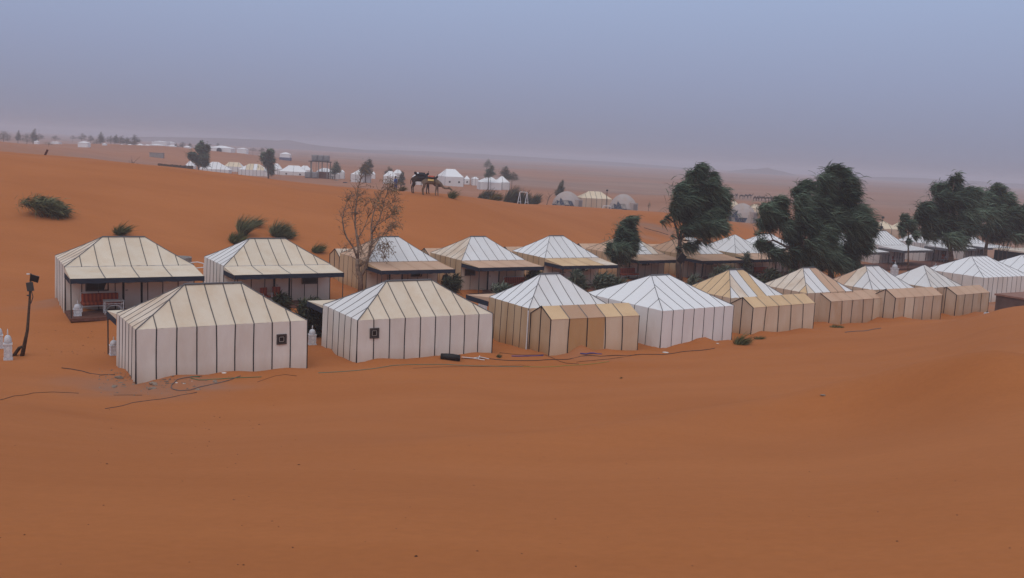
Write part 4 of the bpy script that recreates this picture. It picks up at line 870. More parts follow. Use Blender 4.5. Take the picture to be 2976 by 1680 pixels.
for a_ in [(10, 377, 410, 34, 520, 'hazy tree clump cut by the frame edge'), (52, 379, 410, 12, 560, 'thin hazy tree between two hazy clumps'), (78, 384, 415, 46, 500, 'broad hazy tree clump with a pointed top'), (96, 374, 412, 16, 520, 'hazy pointed tree rising from the broad clump'), (112, 386, 407, 24, 540, 'hazy round tree at the side of the broad clump'),
  (141, 411, 422, 25, 330, 'round hazy shrub on the dune slope'), (160, 392, 407, 20, 560, 'small square hazy tree'), (211, 392, 405, 14, 900, 'very faint hazy tree'), (238, 386, 407, 24, 560, 'hazy tree before the pair of leaning trees'), (263, 391, 411, 15, 600, 'short hazy tree in the middle of the clump'), (280, 402, 419, 24, 470, 'hazy bush at the foot of the leaning tree'), (292, 383, 415, 16, 520, 'hazy leaning tree with a hooked top'),
  (322, 392, 416, 26, 540, 'first tree of the hazy four-tree clump'), (334, 389, 417, 14, 530, 'second taller tree of the hazy four-tree clump'), (350, 392, 419, 20, 540, 'third tree of the hazy four-tree clump'), (368, 397, 420, 14, 540, 'last tree of the hazy four-tree clump'), (390, 389, 423, 24, 480, 'tall hazy tree with a round head'),
  (512, 416, 428, 9, 560, 'small hazy conifer by the far tents'), (530, 411, 429, 17, 560, 'broader hazy conifer by the far tents'), (551, 414, 427, 12, 600, 'hazy conifer next to the twin-topped tree'), (632, 415, 424, 9, 560, 'tiny hazy tree behind the far pavilion'), (735, 428, 440, 20, 520, 'hazy low trees past the far pavilion'), (760, 428, 442, 16, 480, 'hazy tree behind the slim dark tree')]:
    a_ = list(a_); a_[3] *= 1.45; o = far_tree(*a_, DARKB, random.choice((.05, .2)), 1100); o['group'] = G_H

# ------------------------------------------------------------------ bushes and grasses
def bush(u, v, wpx, hpx, label, lf=OLIV, n=2600, y=None, name='bush', wind=(.55, 0, .45), ln=.42, wd=.05, group='silvery shrubs between the tents', vtop=None):
    p = gp(u, y) if y else hit(u, v); k = mpp(p.y); Wd, H = wpx*k, hpx*k
    if vtop: H = max(H, at_y(u, vtop, p.y).z-p.z)
    r = thing(name, label, 'shrub', (p.x, p.y, p.z-.05), 0, group)
    m = MB()
    for _ in range(9): m.tube(limb_path((random.uniform(-.1, .1)*Wd, random.uniform(-.1, .1)*Wd, 0), (random.uniform(-.4, .45)*Wd, random.uniform(-.3, .3)*Wd, H*random.uniform(.5, .95)), 4), [.025, .02, .014, .01, .006], 4)
    m.obj('stems', BARK, r, True)
    bl = []
    for i in range(13):
        a_ = random.uniform(-.36, .36)*Wd; h_ = random.uniform(.18, .84)*H*(1-.5*abs(a_)/Wd)
        bl.append((a_, random.uniform(-.3, .3)*Wd, h_, Wd*.19, Wd*.19, H*.17))
    crown_mesh('foliage', bl, n, ln, wd, lf, r, wind, .9); return r
bush(815, 880, 40, 62, 'dark green shrub behind the cream tent ridge by the door post', DARKB, 1400, y=53, vtop=854)
bush(900, 960, 80, 105, 'large green shrub filling the gap between the two cream-roofed tents', DARKB, 4200, y=47.5, vtop=854)
bush(1308, 845, 50, 70, 'dark shrub beside the person under the awning', DARKB, 2000, y=62.5, vtop=790)
bush(1452, 858, 62, 48, 'silvery shrub at the steps of the sand-streaked porch tent', OLIV, 1800, y=60.5, vtop=812)
bush(1543, 835, 62, 50, 'dark shrub in the porch shade of the sand-streaked tent', DARKB, 1800, y=68, vtop=784)
bush(1668, 838, 56, 66, 'silvery shrub against the wall of the golden-awning porch tent', OLIV, 2200, y=65, vtop=778)
bush(1762, 842, 94, 68, 'broad silvery shrub in front of the red porch bench', OLIV, 3400, y=65.5, vtop=784)
bush(1556, 765, 36, 24, 'small silvery shrub beside the white side roof', OLIV, 700, y=76, vtop=749)
bush(2016, 825, 56, 42, 'round silvery shrub behind the golden side roof', OLIV, 1700, y=70, vtop=789)
bush(2105, 800, 90, 36, 'silvery shrub under the brown awning', OLIV, 2200, y=77, vtop=768)
bush(2160, 755, 36, 34, 'silvery shrub beside the pyramid-roofed porch tent', OLIV, 900, y=86, vtop=730)
bush(2220, 812, 110, 42, 'dim shrub at the foot of the big tree', DARKB, 2600, y=75, vtop=776)
bush(2300, 805, 60, 40, 'dark low shrub between big tree and two-brown-panel tent', DARKB, 1500, y=74, vtop=780)
def tuft(u, v, wpx, hpx, label, lf=GREENG, n=1500, y=None, ymin=6, lean=.5, cat='grass', group='grass clumps on the sand', wd=.022, name='grass_tuft', up=1.0):
    p = gp(u, y) if y else hit(u, v, ymin); k = mpp(p.y); Wd, H = wpx*k, hpx*k
    n = int(n*.62); r2 = np.sqrt(RNG.uniform(0, 1, n))*.42; br = .62 if wpx > hpx*1.6 else .45; an = RNG.uniform(0, 6.283, n)
    X0 = np.stack([np.cos(an)*r2*Wd*br, np.sin(an)*r2*Wd*.8*br, np.zeros(n)], 1)
    X0[:, 2] = ground(X0[:, 0]+p.x, X0[:, 1]+p.y)-p.z-.02
    D = np.stack([np.cos(an)*r2*2.3+lean*.8, np.sin(an)*r2*2.3, np.full(n, up)], 1)+RNG.normal(size=(n, 3))*.25; D /= np.linalg.norm(D, axis=1)[:, None]
    hh = H*(1-.45*(r2/.42)**2)*RNG.uniform(.45, 1.25, n)*(1+.25*np.sin(X0[:, 0]*9/Wd+Wd*7)*np.cos(X0[:, 1]*8/Wd))
    v_, f_ = strands(X0, D, hh, wd*RNG.uniform(.8, 1.4, n), np.array([[.22, 0, -.12]]))
    no = np.stack([np.cos(an)*r2*2.0, np.sin(an)*r2*2.0, np.full(n, .55)], 1)+RNG.normal(size=(n, 3))*.4; no /= np.linalg.norm(no, axis=1)[:, None]
    o = fast_mesh(name, v_, f_, lf, None, True, np.repeat(np.clip(RNG.normal(.45, .25, n), 0, 1), 6), np.repeat(no, 6, 0)); o.location = p
    return tag(o, label, cat, group)
bush(126, 655, 120, 64, 'largest dark grass clump on the dune above the striped-bench tent', GREENG, 2300, y=73, wind=(1, 0, .25), ln=.7, wd=.04, group=None, name='desert_shrub')
tuft(347, 684, 36, 40, 'small grass tuft just above the ridge of the striped-bench tent', GRASS, 900, ymin=58, wd=.03, lean=.15)
tuft(705, 684, 52, 78, 'tall leaning grass clump on the dune above the second cream porch tent', GREENG, 1300, up=1.9, ymin=58, wd=.03, lean=.45)
tuft(738, 660, 34, 34, 'small grass clump just beside the tall leaning clump', GREENG, 600, ymin=58, wd=.03)
tuft(690, 707, 80, 34, 'yellow-green grass arching over the second cream roof', GRASS, 1800, ymin=58, wd=.03, lean=.8)
tuft(806, 688, 70, 44, 'dark grass clump above the end of the second cream roof', GREENG, 2200, ymin=58, wd=.03)
tuft(838, 694, 26, 36, 'narrow grass clump beside the dark clump above the second cream roof', GREENG, 800, ymin=58, wd=.03, lean=.1)
tuft(918, 735, 36, 30, 'low grass tuft on bare sand before the bare tree', GRASS, 700, ymin=58, wd=.03)
tuft(1000, 716, 56, 26, 'grass tuft above the annex behind the bare tree', GRASS, 800, y=74.5, wd=.03)
tuft(1182, 705, 26, 24, 'tiny grass tuft behind the sandy-sided porch tent', GRASS, 500, y=77, wd=.03)
tuft(1312, 574, 30, 28, 'straw-coloured grass the pale camel is eating', GRASS, 420, y=97, wd=.03, lean=.3)
tuft(1165, 552, 22, 18, 'straw grass patch beside the person in blue', STRAW, 700, y=107, wd=.04)
tuft(1434, 580, 38, 30, 'yellowish rounded grass clump in front of the reeds', STRAW, 1500, y=125, wd=.05, lean=.05)
tuft(2150, 1002, 62, 38, 'green grass tuft at the corner of the cream annex', GRASS, 480, wd=.02, lean=.6)
tuft(2204, 986, 40, 16, 'low creeping grass at the foot of the cream annex wall', GRASS, 260, wd=.02)
tuft(2430, 952, 66, 14, 'thin green grass along the foot of a sandy annex', GRASS, 300, wd=.02)
tuft(1447, 1040, 14, 12, 'small grey-green weed beside the blue pipe', GREENG, 250, wd=.02)
tuft(1803, 1100, 8, 6, 'tiny weed alone on the foreground dune', GREENG, 80, wd=.015)
G_RD = 'tall reeds at the edge of the far camp'
for u_, v_, w_, h_, lab in [(1398, 576, 44, 48, 'rounded reed clump by the wide white pavilion'), (1428, 572, 36, 44, 'reed clump behind the yellowish grass'), (1480, 580, 60, 54, 'broad reed clump beside the white swing frame'), (1520, 580, 50, 46, 'reed clump behind the white swing frame'), (1545, 580, 44, 40, 'reed clump leaning out toward the small dead tree')]:
    tuft(u_, v_, w_, h_*1.0, lab, REED, 1300, y=165, wd=.10, lean=.12, up=2.3, group=G_RD, name='reed_clump', cat='reeds')
# ------------------------------------------------------------------ lanterns
def make_lantern(label):
    r = thing('lantern', label, 'lantern', (0, 0, 0), 0, 'white metal lanterns by the tents')
    m = MB(); m.box((0, 0, .04), (.46, .46, .08)); m.obj('base', LATT, r)
    m = MB(); m.box((0, 0, .34), (.40, .40, .54)); bo = m.obj('body', LATT, r)
    for sx, sy in ((0, -1), (-1, 0), (1, 0), (0, 1)):
        for zz in (.20, .46):
            m = MB(); a = Vector((sx, sy, 0)); m.tube([a*.195+Vector((0, 0, zz)), a*.207+Vector((0, 0, zz))], .085, 10); m.tube([a*.2+Vector((0, 0, zz)), a*.213+Vector((0, 0, zz))], .04, 8); m.obj('rosette', WPAINT, bo)
    m = MB(); m.box((0, 0, .63), (.45, .45, .05)); m.obj('rim', WPAINT, r)
    m = MB(); m.lathe([(.205, .65), (.205, .74), (.19, .82), (.15, .90), (.09, .95), (.03, .97)], 12); m.obj('dome', LATT, r, True)
    m = MB(); m.lathe([(.02, .96), (.02, 1.0), (.05, 1.02), (.02, 1.05), (.045, 1.08), (.02, 1.11), (.035, 1.13), (.008, 1.2)], 8); m.obj('finial', WPAINT, r, True)
    return r
lant0 = make_lantern('tall white lantern with rosettes beside the leaning lamp pole')
def lantern(u, y, hpx, label, first=False, wx=1.0):
    p = gp(u, y); s_ = hpx*mpp(y)/1.2
    if first:
        lant0.location = p; lant0.rotation_euler = (0, 0, .5); lant0.scale = (s_*wx, s_*wx, s_); return lant0
    return dup(lant0, p, .5+random.uniform(-.1, .1), label, (s_*wx, s_*wx, s_))
def yv(u, v): return hit(u, v).y
lantern(24, yv(24, 1047), 94, '', True, .68)
lantern(-3, yv(0, 1014), 76, 'white lantern cut by the frame edge beyond the lamp pole', wx=.8)
lantern(226, yv(226, 927), 54, 'white lantern at the porch corner of the striped-bench tent', wx=1.15)
lantern(331, yv(331, 1032), 56, 'white lantern beside the awning post of the rubble-side tent', wx=1.1)
lantern(907, yv(907, 1002), 58, 'white lantern in the gap between the two cream-roofed tents', wx=1.0)
lantern(996, 53.5, 46, 'white lantern top peeping over the second cream-roofed tent, by the bare tree')
lantern(1328, 57.5, 50, 'white lantern top at the foot of the thin awning post')
lantern(1402, 59.0, 48, 'white lantern top before the door of the sand-streaked porch tent', wx=1.25)
lantern(1986, 69.5, 32, 'white lantern top beside the round silvery shrub', wx=.9)
lantern(2598, 97, 42, 'white lantern on the terrace in front of the fine-seamed tent', wx=1.1)
lantern(2716, 100, 36, 'white lantern on the terrace below the wide windblown tree', wx=1.3)
lantern(2873, 108, 40, 'white lantern under the last terrace awning', wx=1.0)
# ------------------------------------------------------------------ leaning lamp pole
p = hit(62, 1036); k = mpp(p.y)
r = thing('lamp_pole', 'leaning rough wooden pole carrying two solar floodlights', 'lamp pole', (p.x, p.y, p.z-.2), 0)
tp = at_y(90, 795, p.y)-Vector((p.x, p.y, p.z-.2))
m = MB(); m.tube([(0, 0, 0), tp*.35+Vector((.12, 0, 0)), tp*.7+Vector((.06, .02, 0)), tp], [.10, .065, .05, .035], 7); m.obj('pole', WOODD, r, True)
m = MB(); m.box((-.20, -.02, .36), (.06, .3, .62), Matrix.Rotation(.62, 3, 'Y')); m.obj('prop_board', WOODD, r)
m = MB(); m.box(tp+Vector((.17, -.04, -.20)), (.36, .05, .28), Matrix.Rotation(.25, 3, 'Y')); m.obj('solar_panel', PANE, r)
m = MB(); m.box(tp+Vector((0.0, -.10, -.56)), (.26, .10, .38), Matrix.Rotation(-.15, 3, 'Y')); fl = m.obj('floodlight', DARKM, r)
m = MB(); m.box(tp+Vector((-.1, -.04, -.02)), (.12, .05, .05)); m.obj('clamp', WPAINT, r)
m = MB(); m.box(tp+Vector((-.08, -.06, -.95)), (.16, .05, .05)); m.tube([tp+Vector((.02, -.05, -.7)), tp+Vector((.10, -.06, -1.0)), tp+Vector((.0, -.06, -1.3))], .02, 5); m.obj('wire_bundle', DARKM, r)
# ------------------------------------------------------------------ porch furniture
REDCL = bpy.data.materials.new('red_striped_cloth'); REDCL.use_nodes = True; t = REDCL.node_tree; b = t.nodes['Principled BSDF']; b.inputs['Roughness'].default_value = .95
wv = t.nodes.new('ShaderNodeTexWave'); wv.inputs['Scale'].default_value = 1.6; wv.inputs['Distortion'].default_value = .8; wv.inputs['Detail'].default_value = 3
rp = t.nodes.new('ShaderNodeValToRGB'); e = rp.color_ramp.elements; e[0].color = (.20, .035, .022, 1); e[1].color = (.42, .095, .04, 1); t.links.new(t.nodes.new('ShaderNodeTexCoord').outputs['Object'], wv.inputs[0]); t.links.new(wv.outputs['Fac'], rp.inputs[0]); t.links.new(rp.outputs[0], b.inputs['Base Color'])
def make_bench(label):
    r = thing('bench', label, 'bench', (0, 0, 0), 0, 'red cushioned porch benches')
    m = MB()
    for x in (-.95, .95): m.tube([(x, -.3, 0), (x, -.3, .38)], .02, 5); m.tube([(x, .3, 0), (x, .3, .95)], .02, 5)
    m.tube([(-.95, .3, .95), (.95, .3, .95)], .02, 5); m.tube([(-.95, -.3, .30), (.95, -.3, .30)], .02, 5); m.tube([(-.95, .3, .6), (.95, .3, .6)], .015, 5); m.obj('frame', WPAINT, r)
    m = MB(); m.box((0, -.02, .42), (1.95, .68, .16)); o = m.obj('seat_cushion', REDCL, r); o.modifiers.new('b', 'BEVEL').width = .05
    m = MB(); m.box((0, .22, .68), (1.85, .16, .46), Matrix.Rotation(-.18, 3, 'X')); o = m.obj('back_cushion', REDCL, r); o.modifiers.new('b', 'BEVEL').width = .05
    return r
bench0 = make_bench('red striped bench behind the white table')
def on_porch(key, a, b_, dz=.045):
    x, y = loc2w(key, a, b_); return (x, y, TENT[key][2]+dz)
def place(o, key, a, b_, rz=0): o.location = on_porch(key, a, b_); o.rotation_euler = (0, 0, math.radians(TENT[key][3])+rz)
place(bench0, 'R1', -1.65, -TENT['R1'][5]/2-.55)
for key, a, lab in (('R4', 1.7, 'red bench on the porch of the sand-streaked tent'), ('R5', -1.9, 'red bench on the porch behind the broad silvery shrub'), ('R6', -2.0, 'red bench in front of the porch wall by the small dense tree'), ('R8', .9, 'red bench on the porch of the pyramid-roofed tent')):
    dup(bench0, on_porch(key, a, -TENT[key][5]/2-.6), math.radians(TENT[key][3]), lab)
r = thing('table', 'white wrought table with arched legs on the porch', 'table', on_porch('R1', -1.15, -TENT['R1'][5]/2-1.55), math.radians(31.8))
m = MB(); m.box((0, 0, .70), (1.0, .6, .04)); m.obj('top', mat('table_top_grey', (.34, .36, .38), .5), r)
for sx in (-1, 1):
    for sy in (-1, 1): m = MB(); m.tube([(sx*.46, sy*.26, 0), (sx*.46, sy*.26, .69)], .02, 6); m.obj('leg', WPAINT, r)
m = MB()
for sy in (-1, 1): m.tube([(-.46, sy*.26, .56), (.46, sy*.26, .56)], .014, 5); m.tube([(-.42, sy*.26, .08), (-.36, sy*.26, .30), (-.2, sy*.26, .44), (0, sy*.26, .48), (.2, sy*.26, .44), (.36, sy*.26, .30), (.42, sy*.26, .08)], .014, 5)
for sx in (-1, 1): m.tube([(sx*.46, -.26, .56), (sx*.46, .26, .56)], .014, 5)
m.obj('arched_brace', WPAINT, r)
def make_chair(label):
    r = thing('chair', label, 'chair', (0, 0, 0), 0, 'red porch chairs')
    for sx in (-1, 1):
        for sy in (-1, 1): m = MB(); m.tube([(sx*.25, sy*.24, 0), (sx*.25, sy*.24, .45 if sy < 0 else .95)], .018, 5); m.obj('leg', WPAINT, r)
        m = MB(); m.tube([(sx*.27, -.24, .45), (sx*.27, -.22, .65), (sx*.27, .24, .66)], .016, 5); m.obj('armrest', WPAINT, r)
    m = MB(); m.box((0, 0, .46), (.52, .5, .09)); m.obj('seat', REDCL, r); m = MB(); m.box((0, .22, .74), (.5, .08, .46)); m.obj('backrest', REDCL, r); return r
ch0 = make_chair('red cushioned chair at the wall of the second cream porch tent'); place(ch0, 'R2', -1.1, -TENT['R2'][5]/2-.9, .3)
dup(ch0, on_porch('R2', -.35, -TENT['R2'][5]/2-.75), math.radians(32)-.2, 'red cushioned chair next to the door of the second cream porch tent')
dup(ch0, on_porch('G1', -1.6, -TENT['G1'][5]/2-1.4), math.radians(33)+.3, 'red chair under the fine-seamed terrace awning')
dup(ch0, on_porch('G2', -.6, -TENT['G2'][5]/2-1.4), math.radians(33)-.2, 'red chair under the terrace awning behind the wide tree')
# ------------------------------------------------------------------ hoses, pipes and cables on the sand
def cable(pts, rad, material, name, label, lift=.012, cat='cable', n=8):
    rad *= .66; P = [hit(u, v) for u, v in pts]; out = []
    for a, b_ in zip(P[:-1], P[1:]):
        kk = max(2, int((b_-a).length/.35))
        for i in range(kk): q = a.lerp(b_, i/kk); out.append(Vector((q.x, q.y, ground(q.x, q.y)+rad*.6+lift)))
    out.append(P[-1]+Vector((0, 0, rad+lift)))
    o0 = out[0].copy(); m = MB(); m.tube([q-o0 for q in out], rad, 6); o = m.obj(name, material, None, True); o.location = o0; return tag(o, label, cat)
BLK = mat('black_hose', (.035, .035, .045), .6); GRN = mat('green_hose', (.05, .20, .10), .6); TEAL = mat('teal_hose', (.07, .22, .17), .6); YEL = mat('yellow_green_hose', (.28, .30, .08), .6); BLU = mat('blue_pipe', (.05, .06, .26), .5); GRYH = mat('grey_hose', (.12, .12, .13), .6); BRC = mat('brown_cable', (.07, .04, .03), .8)
def z7(x, y): return (x/3.634, 900+y/3.634)
def z8(x, y): return (1200+x/2.862, 980+y/2.862)
cable([z7(2130, 718), z7(1980, 735), z7(1870, 765), z7(1810, 805), z7(1815, 850), z7(1900, 870), z7(2010, 855), z7(2110, 830), z7(2250, 800), z7(2420, 755), z7(2540, 715)], .022, GRYH, 'hose', 'grey hose curling into a loop beside the rubble', cat='hose')
cable([z7(2110, 722), z7(2020, 722), z7(2015, 735), z7(2100, 748), z7(2250, 752), z7(2400, 745), z7(2544, 738), (760, 1098)], .02, GRN, 'hose', 'green hose bent into a hook in front of the rubble-side tent', cat='hose')
cable([z7(1110, 1048), z7(1400, 990), z7(1700, 950), z7(1900, 912), z7(2080, 885)], .022, BLK, 'pipe', 'dark pipe half sunk in the sand below the rubble', lift=-.005, cat='pipe')
cable([z7(650, 624), z7(760, 632), z7(870, 655), z7(960, 682), z7(1060, 697), z7(1215, 708)], .02, BLK, 'cable', 'black cable leading to the corner of the rubble-side tent')
cable([z7(0, 958), z7(70, 940), z7(150, 915), z7(350, 888), z7(560, 876), z7(720, 884), z7(830, 893)], .016, BRC, 'cable', 'thin dark cable lying across open sand near the lamp pole', lift=0)
cable([z7(1200, 908), z7(1380, 910), z7(1500, 912)], .014, BRC, 'cable', 'short dark cable end below the rubble-side tent', lift=0)
cable([(748, 1112), (800, 1095), (830, 1089), (862, 1094)], .014, BRC, 'cable', 'dark wavy cable in the gap below the two cream tents', lift=0)
cable([(925, 1085), (1000, 1081), (1090, 1072), (1140, 1064), (1200, 1062), (1330, 1064), (1450, 1066), (1520, 1067)], .018, TEAL, 'hose', 'teal hose running along the sand below the black bag', cat='hose')
cable([(1520, 1067), (1620, 1066), (1700, 1062), (1770, 1052)], .018, YEL, 'hose', 'yellow-green hose end on the sand below the patched annex', cat='hose')
cable([z8(400, 185), z8(560, 180), z8(700, 190), z8(880, 202), z8(1030, 203), z8(1180, 190), z8(1340, 178), z8(1560, 165), z8(1680, 155), z8(1900, 150), z8(2080, 150), z8(2240, 125), z8(2400, 112), z8(2510, 97)], .022, BLK, 'cable', 'long black cable running past the patched annex to the clean white tent')
cable([z8(720, 135), z8(860, 150), z8(1090, 152), z8(1170, 185), z8(1270, 218), z8(1380, 230)], .016, BRC, 'cable', 'brown cable crossing the sand at the patched annex corner')
cable([z8(1360, 215), z8(1400, 205), z8(1500, 198), z8(1640, 185), z8(1800, 160), z8(1860, 150)], .014, BRC, 'cable', 'thin twig-like cable in front of the patched annex')
cable([z8(0, 260), z8(130, 255), z8(300, 250), z8(460, 248), z8(600, 250), z8(800, 240), z8(900, 236), z8(980, 248)], .013, BRC, 'cable', 'thin broken cable lying just under the teal hose', lift=0)
cable([z8(820, 165), z8(950, 163), z8(1085, 162)], .035, BLU, 'pipe', 'blue pipe lying on the sand beside the patched annex gable', cat='pipe')
cable([z8(1390, 152), z8(1440, 145), z8(1500, 143), z8(1570, 147)], .04, BLU, 'pipe', 'second blue pipe piece in front of the patched annex wall', cat='pipe')
cable([(2455, 1072-105), (2510, 965-2), (2560, 955)], .03, GRYH, 'pipe', 'grey pipe piece on the sand below the sandy annexes', cat='pipe')
p = hit(1309, 1048); r = thing('black_bag', 'black rolled bag lying on the sand behind the teal hose', 'bag', (p.x, p.y, p.z+.14), math.radians(-4))
m = MB(); n_ = 12; m.tube([(-.47, 0, 0), (-.46, 0, 0), (-.2, .01, .0), (.1, -.01, .01), (.45, 0, -.02), (.46, 0, -.02)], [.10, .15, .165, .16, .15, .10], 12); m.obj('roll', mat('black_plastic', (.015, .016, .018), .55, bump=.6, bscale=6), r, True)
m = MB(); m.tube([(.1, -.16, .02), (.1, -.05, .16), (.1, .1, .13)], .012, 5); m.obj('strap', DARKM, r)
p = hit(1375, 1046); r = thing('broken_frame', 'broken white metal chair frame lying next to the black bag', 'frame', (p.x, p.y, p.z+.03), 0)
m = MB(); m.tube([(-.55, .1, .05), (0, 0, .05), (.55, -.15, .02)], .018, 5); m.tube([(0, 0, .05), (.3, .3, .06), (.75, .15, .02)], .018, 5); m.tube([(.25, -.06, .05), (.3, .3, .12)], .015, 5); m.obj('tube_frame', WPAINT, r)
# stones, rubble and litter
STONE = mat('rubble_stone', (.33, .255, .205), .95, noise=.4, nscale=8, rnd=.3); PLAS = mat('white_scrap', (.68, .66, .64), .8, rnd=.2)
def rock_mesh(sd, flat=.55):
    rg = random.Random(sd); m = MB(); pr = []
    for i, (r_, z_) in enumerate([(.35, 0), (.55, .12), (.5, .35), (.28, .5), (.05, .55)]):
        pr.append([(r_*(1+rg.uniform(-.3, .3))*math.cos(a*math.pi/4), r_*(1+rg.uniform(-.3, .3))*math.sin(a*math.pi/4)*.75, z_*flat*2*(1+rg.uniform(-.2, .2))) for a in range(8)])
    vs = [p for r_ in pr for p in r_]; m.add(vs, [(i*8+k, i*8+(k+1) % 8, (i+1)*8+(k+1) % 8, (i+1)*8+k) for i in range(4) for k in range(8)]+[tuple(32+k for k in range(8))])
    return m
for i, (x, y, s_, lab, mt) in enumerate([(1260, 730, .42, 'dark flat stone at the rubble-side tent corner', STONE), (1205, 815, .34, 'pale stone on the gravel before the tent corner', STONE), (1620, 800, .46, 'long pale stone beside the rubble-side tent corner post', STONE), (1605, 845, .38, 'flat pale stone on the gravel below the tent corner', STONE), (2270, 765, .36, 'grey stone lying under the green hose', STONE), (2090, 845, .3, 'small stone beside the grey hose loop', STONE), (1865, 785, .2, 'white scrap inside the hose loop', PLAS), (1940, 790, .22, 'second white scrap inside the hose loop', PLAS), (2030, 762, .2, 'white scrap above the hose loop', PLAS), (1180, 645, .18, 'small stone beside the awning post', STONE), (1275, 780, .22, 'small grey stone before the tent corner post', STONE), (1410, 800, .2, 'grey stone touching the corner post', STONE), (2370, 665, .3, 'crumpled clear plastic at the tent wall foot', PLAS)]):
    p = hit(*z7(x, y)); o = rock_mesh(i, .4 if mt is STONE else .2).obj('stone' if mt is STONE else 'scrap', mt, None, False); o.location = p-Vector((0, 0, .03)); s_ *= .75; o.scale = (s_, s_, s_*.7); o.rotation_euler = (0, 0, i*1.3); tag(o, lab, 'stone' if mt is STONE else 'litter')
for i, (u, v, s_, lab) in enumerate([(2085, 1010-10, .14, 'white scrap below the clean white tent corner'), (1935, 1026, .28, 'white plastic sheet scrap beside the black cable'), (2393, 1150, .16, 'pinkish scrap alone on the foreground dune'), (1040, 868-22, .5, 'grey stone beside the bare tree trunk')]):
    if i == 3: p = gp(1030, 62)
    else: p = hit(u, v)
    o = rock_mesh(50+i, .25).obj('scrap' if i < 3 else 'stone', PLAS if i < 2 else STONE, None); o.location = p; o.scale = (s_, s_, s_*.6); tag(o, lab, 'litter' if i < 3 else 'stone')
def scatter(name, label, n, fn, smin, smax, material):
    vs = []; fs = []; o = 0
    base = np.array([(1, 0, 0), (0, 1, 0), (-1, 0, 0), (0, -1, 0), (0, 0, .8), (0, 0, -.4)]); tri = np.array([(0, 1, 4), (1, 2, 4), (2, 3, 4), (3, 0, 4), (1, 0, 5), (2, 1, 5), (3, 2, 5), (0, 3, 5)])
    for _ in range(n):
        x, y = fn(); s_ = random.uniform(smin, smax)*random.uniform(.5, 1); z = ground(x, y); a = random.random()*6
        R = np.array([[math.cos(a), -math.sin(a), 0], [math.sin(a), math.cos(a), 0], [0, 0, 1]]); vs.append((base*np.array([1, random.uniform(.5, 1), random.uniform(.4, .9)])*s_) @ R.T+np.array([x, y, z])); fs.append(tri+o); o += 6
    return tag(fast_mesh(name, np.concatenate(vs), np.concatenate(fs), material, None, False), label, kind='stuff')
def near_corner():
    u = random.gauss(1500, 260); v = random.gauss(800, 55) if random.random() < .7 else random.gauss(690, 50)
    p = hit(*z7(max(1050, min(u, 2200)), v)); return p.x, p.y
scatter('gravel', 'grey gravel and rubble chips spilled at the tent corner', 260, near_corner, .02, .08, STONE)
def on_dune():
    p = hit(random.uniform(0, 2976), random.uniform(1080, 1660)); return p.x, p.y
def cluster():
    u = random.gauss(620, 160); v = random.gauss(1230, 70); p = hit(max(5, u), v); return p.x, p.y
DROP = mat('dark_pebble', (.07, .03, .02), .95)
scatter('pebbles', 'dark specks scattered over the foreground dune', 110, on_dune, .008, .022, DROP)
scatter('pebbles', 'loose cluster of dark droppings on the foreground dune', 60, cluster, .015, .04, DROP)
def foot():
    u = random.uniform(100, 330); v = random.uniform(960, 1040); p = hit(u, v); return p.x, p.y
scatter('debris', 'trampled clods on the sand between lamp pole and tents', 60, foot, .02, .07, mat('dark_sand', (.26, .10, .045), .95))  # clods in one even tone, darker than the dune sand
# ------------------------------------------------------------------ things between the rows
p = gp(524, 62.5); r = thing('cistern', 'round grey concrete cistern behind the striped-bench tent', 'cistern', (p.x, p.y, p.z-.1), 0)
m = MB(); prof = [(.72, 0), (.74, 1.75), (.74, 1.78), (.62, 1.78), (.62, 1.2)]; m.lathe(prof, 20); m.obj('ring', CONC, r, True)
m = MB(); m.lathe([(.60, 1.25), (.3, 1.3), (.02, 1.3)], 16); m.obj('fill', mat('rusty_cover', (.12, .04, .03), .9), r)
r = thing('pipe_rail', 'white pipe rail joining the two cream porch tents', 'rail', at_y(575, 765, 60.5), 0); o = r.location.copy()
m = MB(); g_ = ground(o.x, o.y)-o.z
m.tube([(-.6, 0, 0), (-.05, .1, .06), (.45, .1, -.03)], .03, 6); m.tube([(-.3, -.1, -.35), (.45, .1, -.26)], .03, 6)
for x in (-.6, .4): m.tube([(x, 0, g_), (x, 0, -.0)], .025, 5)
m.obj('tube_frame', WPAINT, r)
p = gp(2965, 66); r = thing('shed', 'dark brown shed wall half hidden by the dune crest', 'shed', (p.x+1.2, p.y+1, p.z-.2), math.radians(33))
m = MB(); m.box((0, 0, 1.0), (4.2, 3, 2.0)); m.obj('wall', mat('dark_mud_wall', (.14, .095, .085), .95, noise=.3, nscale=2, bump=.5), r); m = MB(); m.box((0, 0, 2.06), (4.4, 3.2, .12)); m.obj('roof', mat('rusty_roof_edge', (.32, .17, .13), .9, noise=.3, nscale=4), r)
p = gp(2866, 70); r = thing('canister', 'white and green canister standing at the last annex corner', 'canister', (p.x, p.y, p.z), .4)
m = MB(); m.box((0, 0, .22), (.34, .24, .44)); m.obj('body', WPAINT, r); m = MB(); m.box((0, 0, .03), (.36, .26, .1)); m.obj('base', DARKM, r); m = MB(); m.lathe([(.05, .44), (.05, .5), (.02, .52)], 8); m.obj('cap', DARKM, r)
p = gp(2960, 112); r = thing('shade_shelter', 'dark open shelter with sandy flat roof past the terrace row', 'shelter', (p.x+2.0, p.y, p.z), math.radians(33))
m = MB(); m.box((0, 0, 2.35), (9, 6, .16)); m.obj('roof', PALE, r); m = MB(); m.box((0, 2.6, 1.15), (8.8, .1, 2.3)); m.obj('back_wall', mat('dark_shelter_wall', (.03, .03, .032), .95), r); m = MB(); m.box((-4.35, 0, 1.15), (.1, 5.6, 2.3)); m.obj('side_wall', MATS['dark_shelter_wall'], r)  # back and side walls in one near-black tone
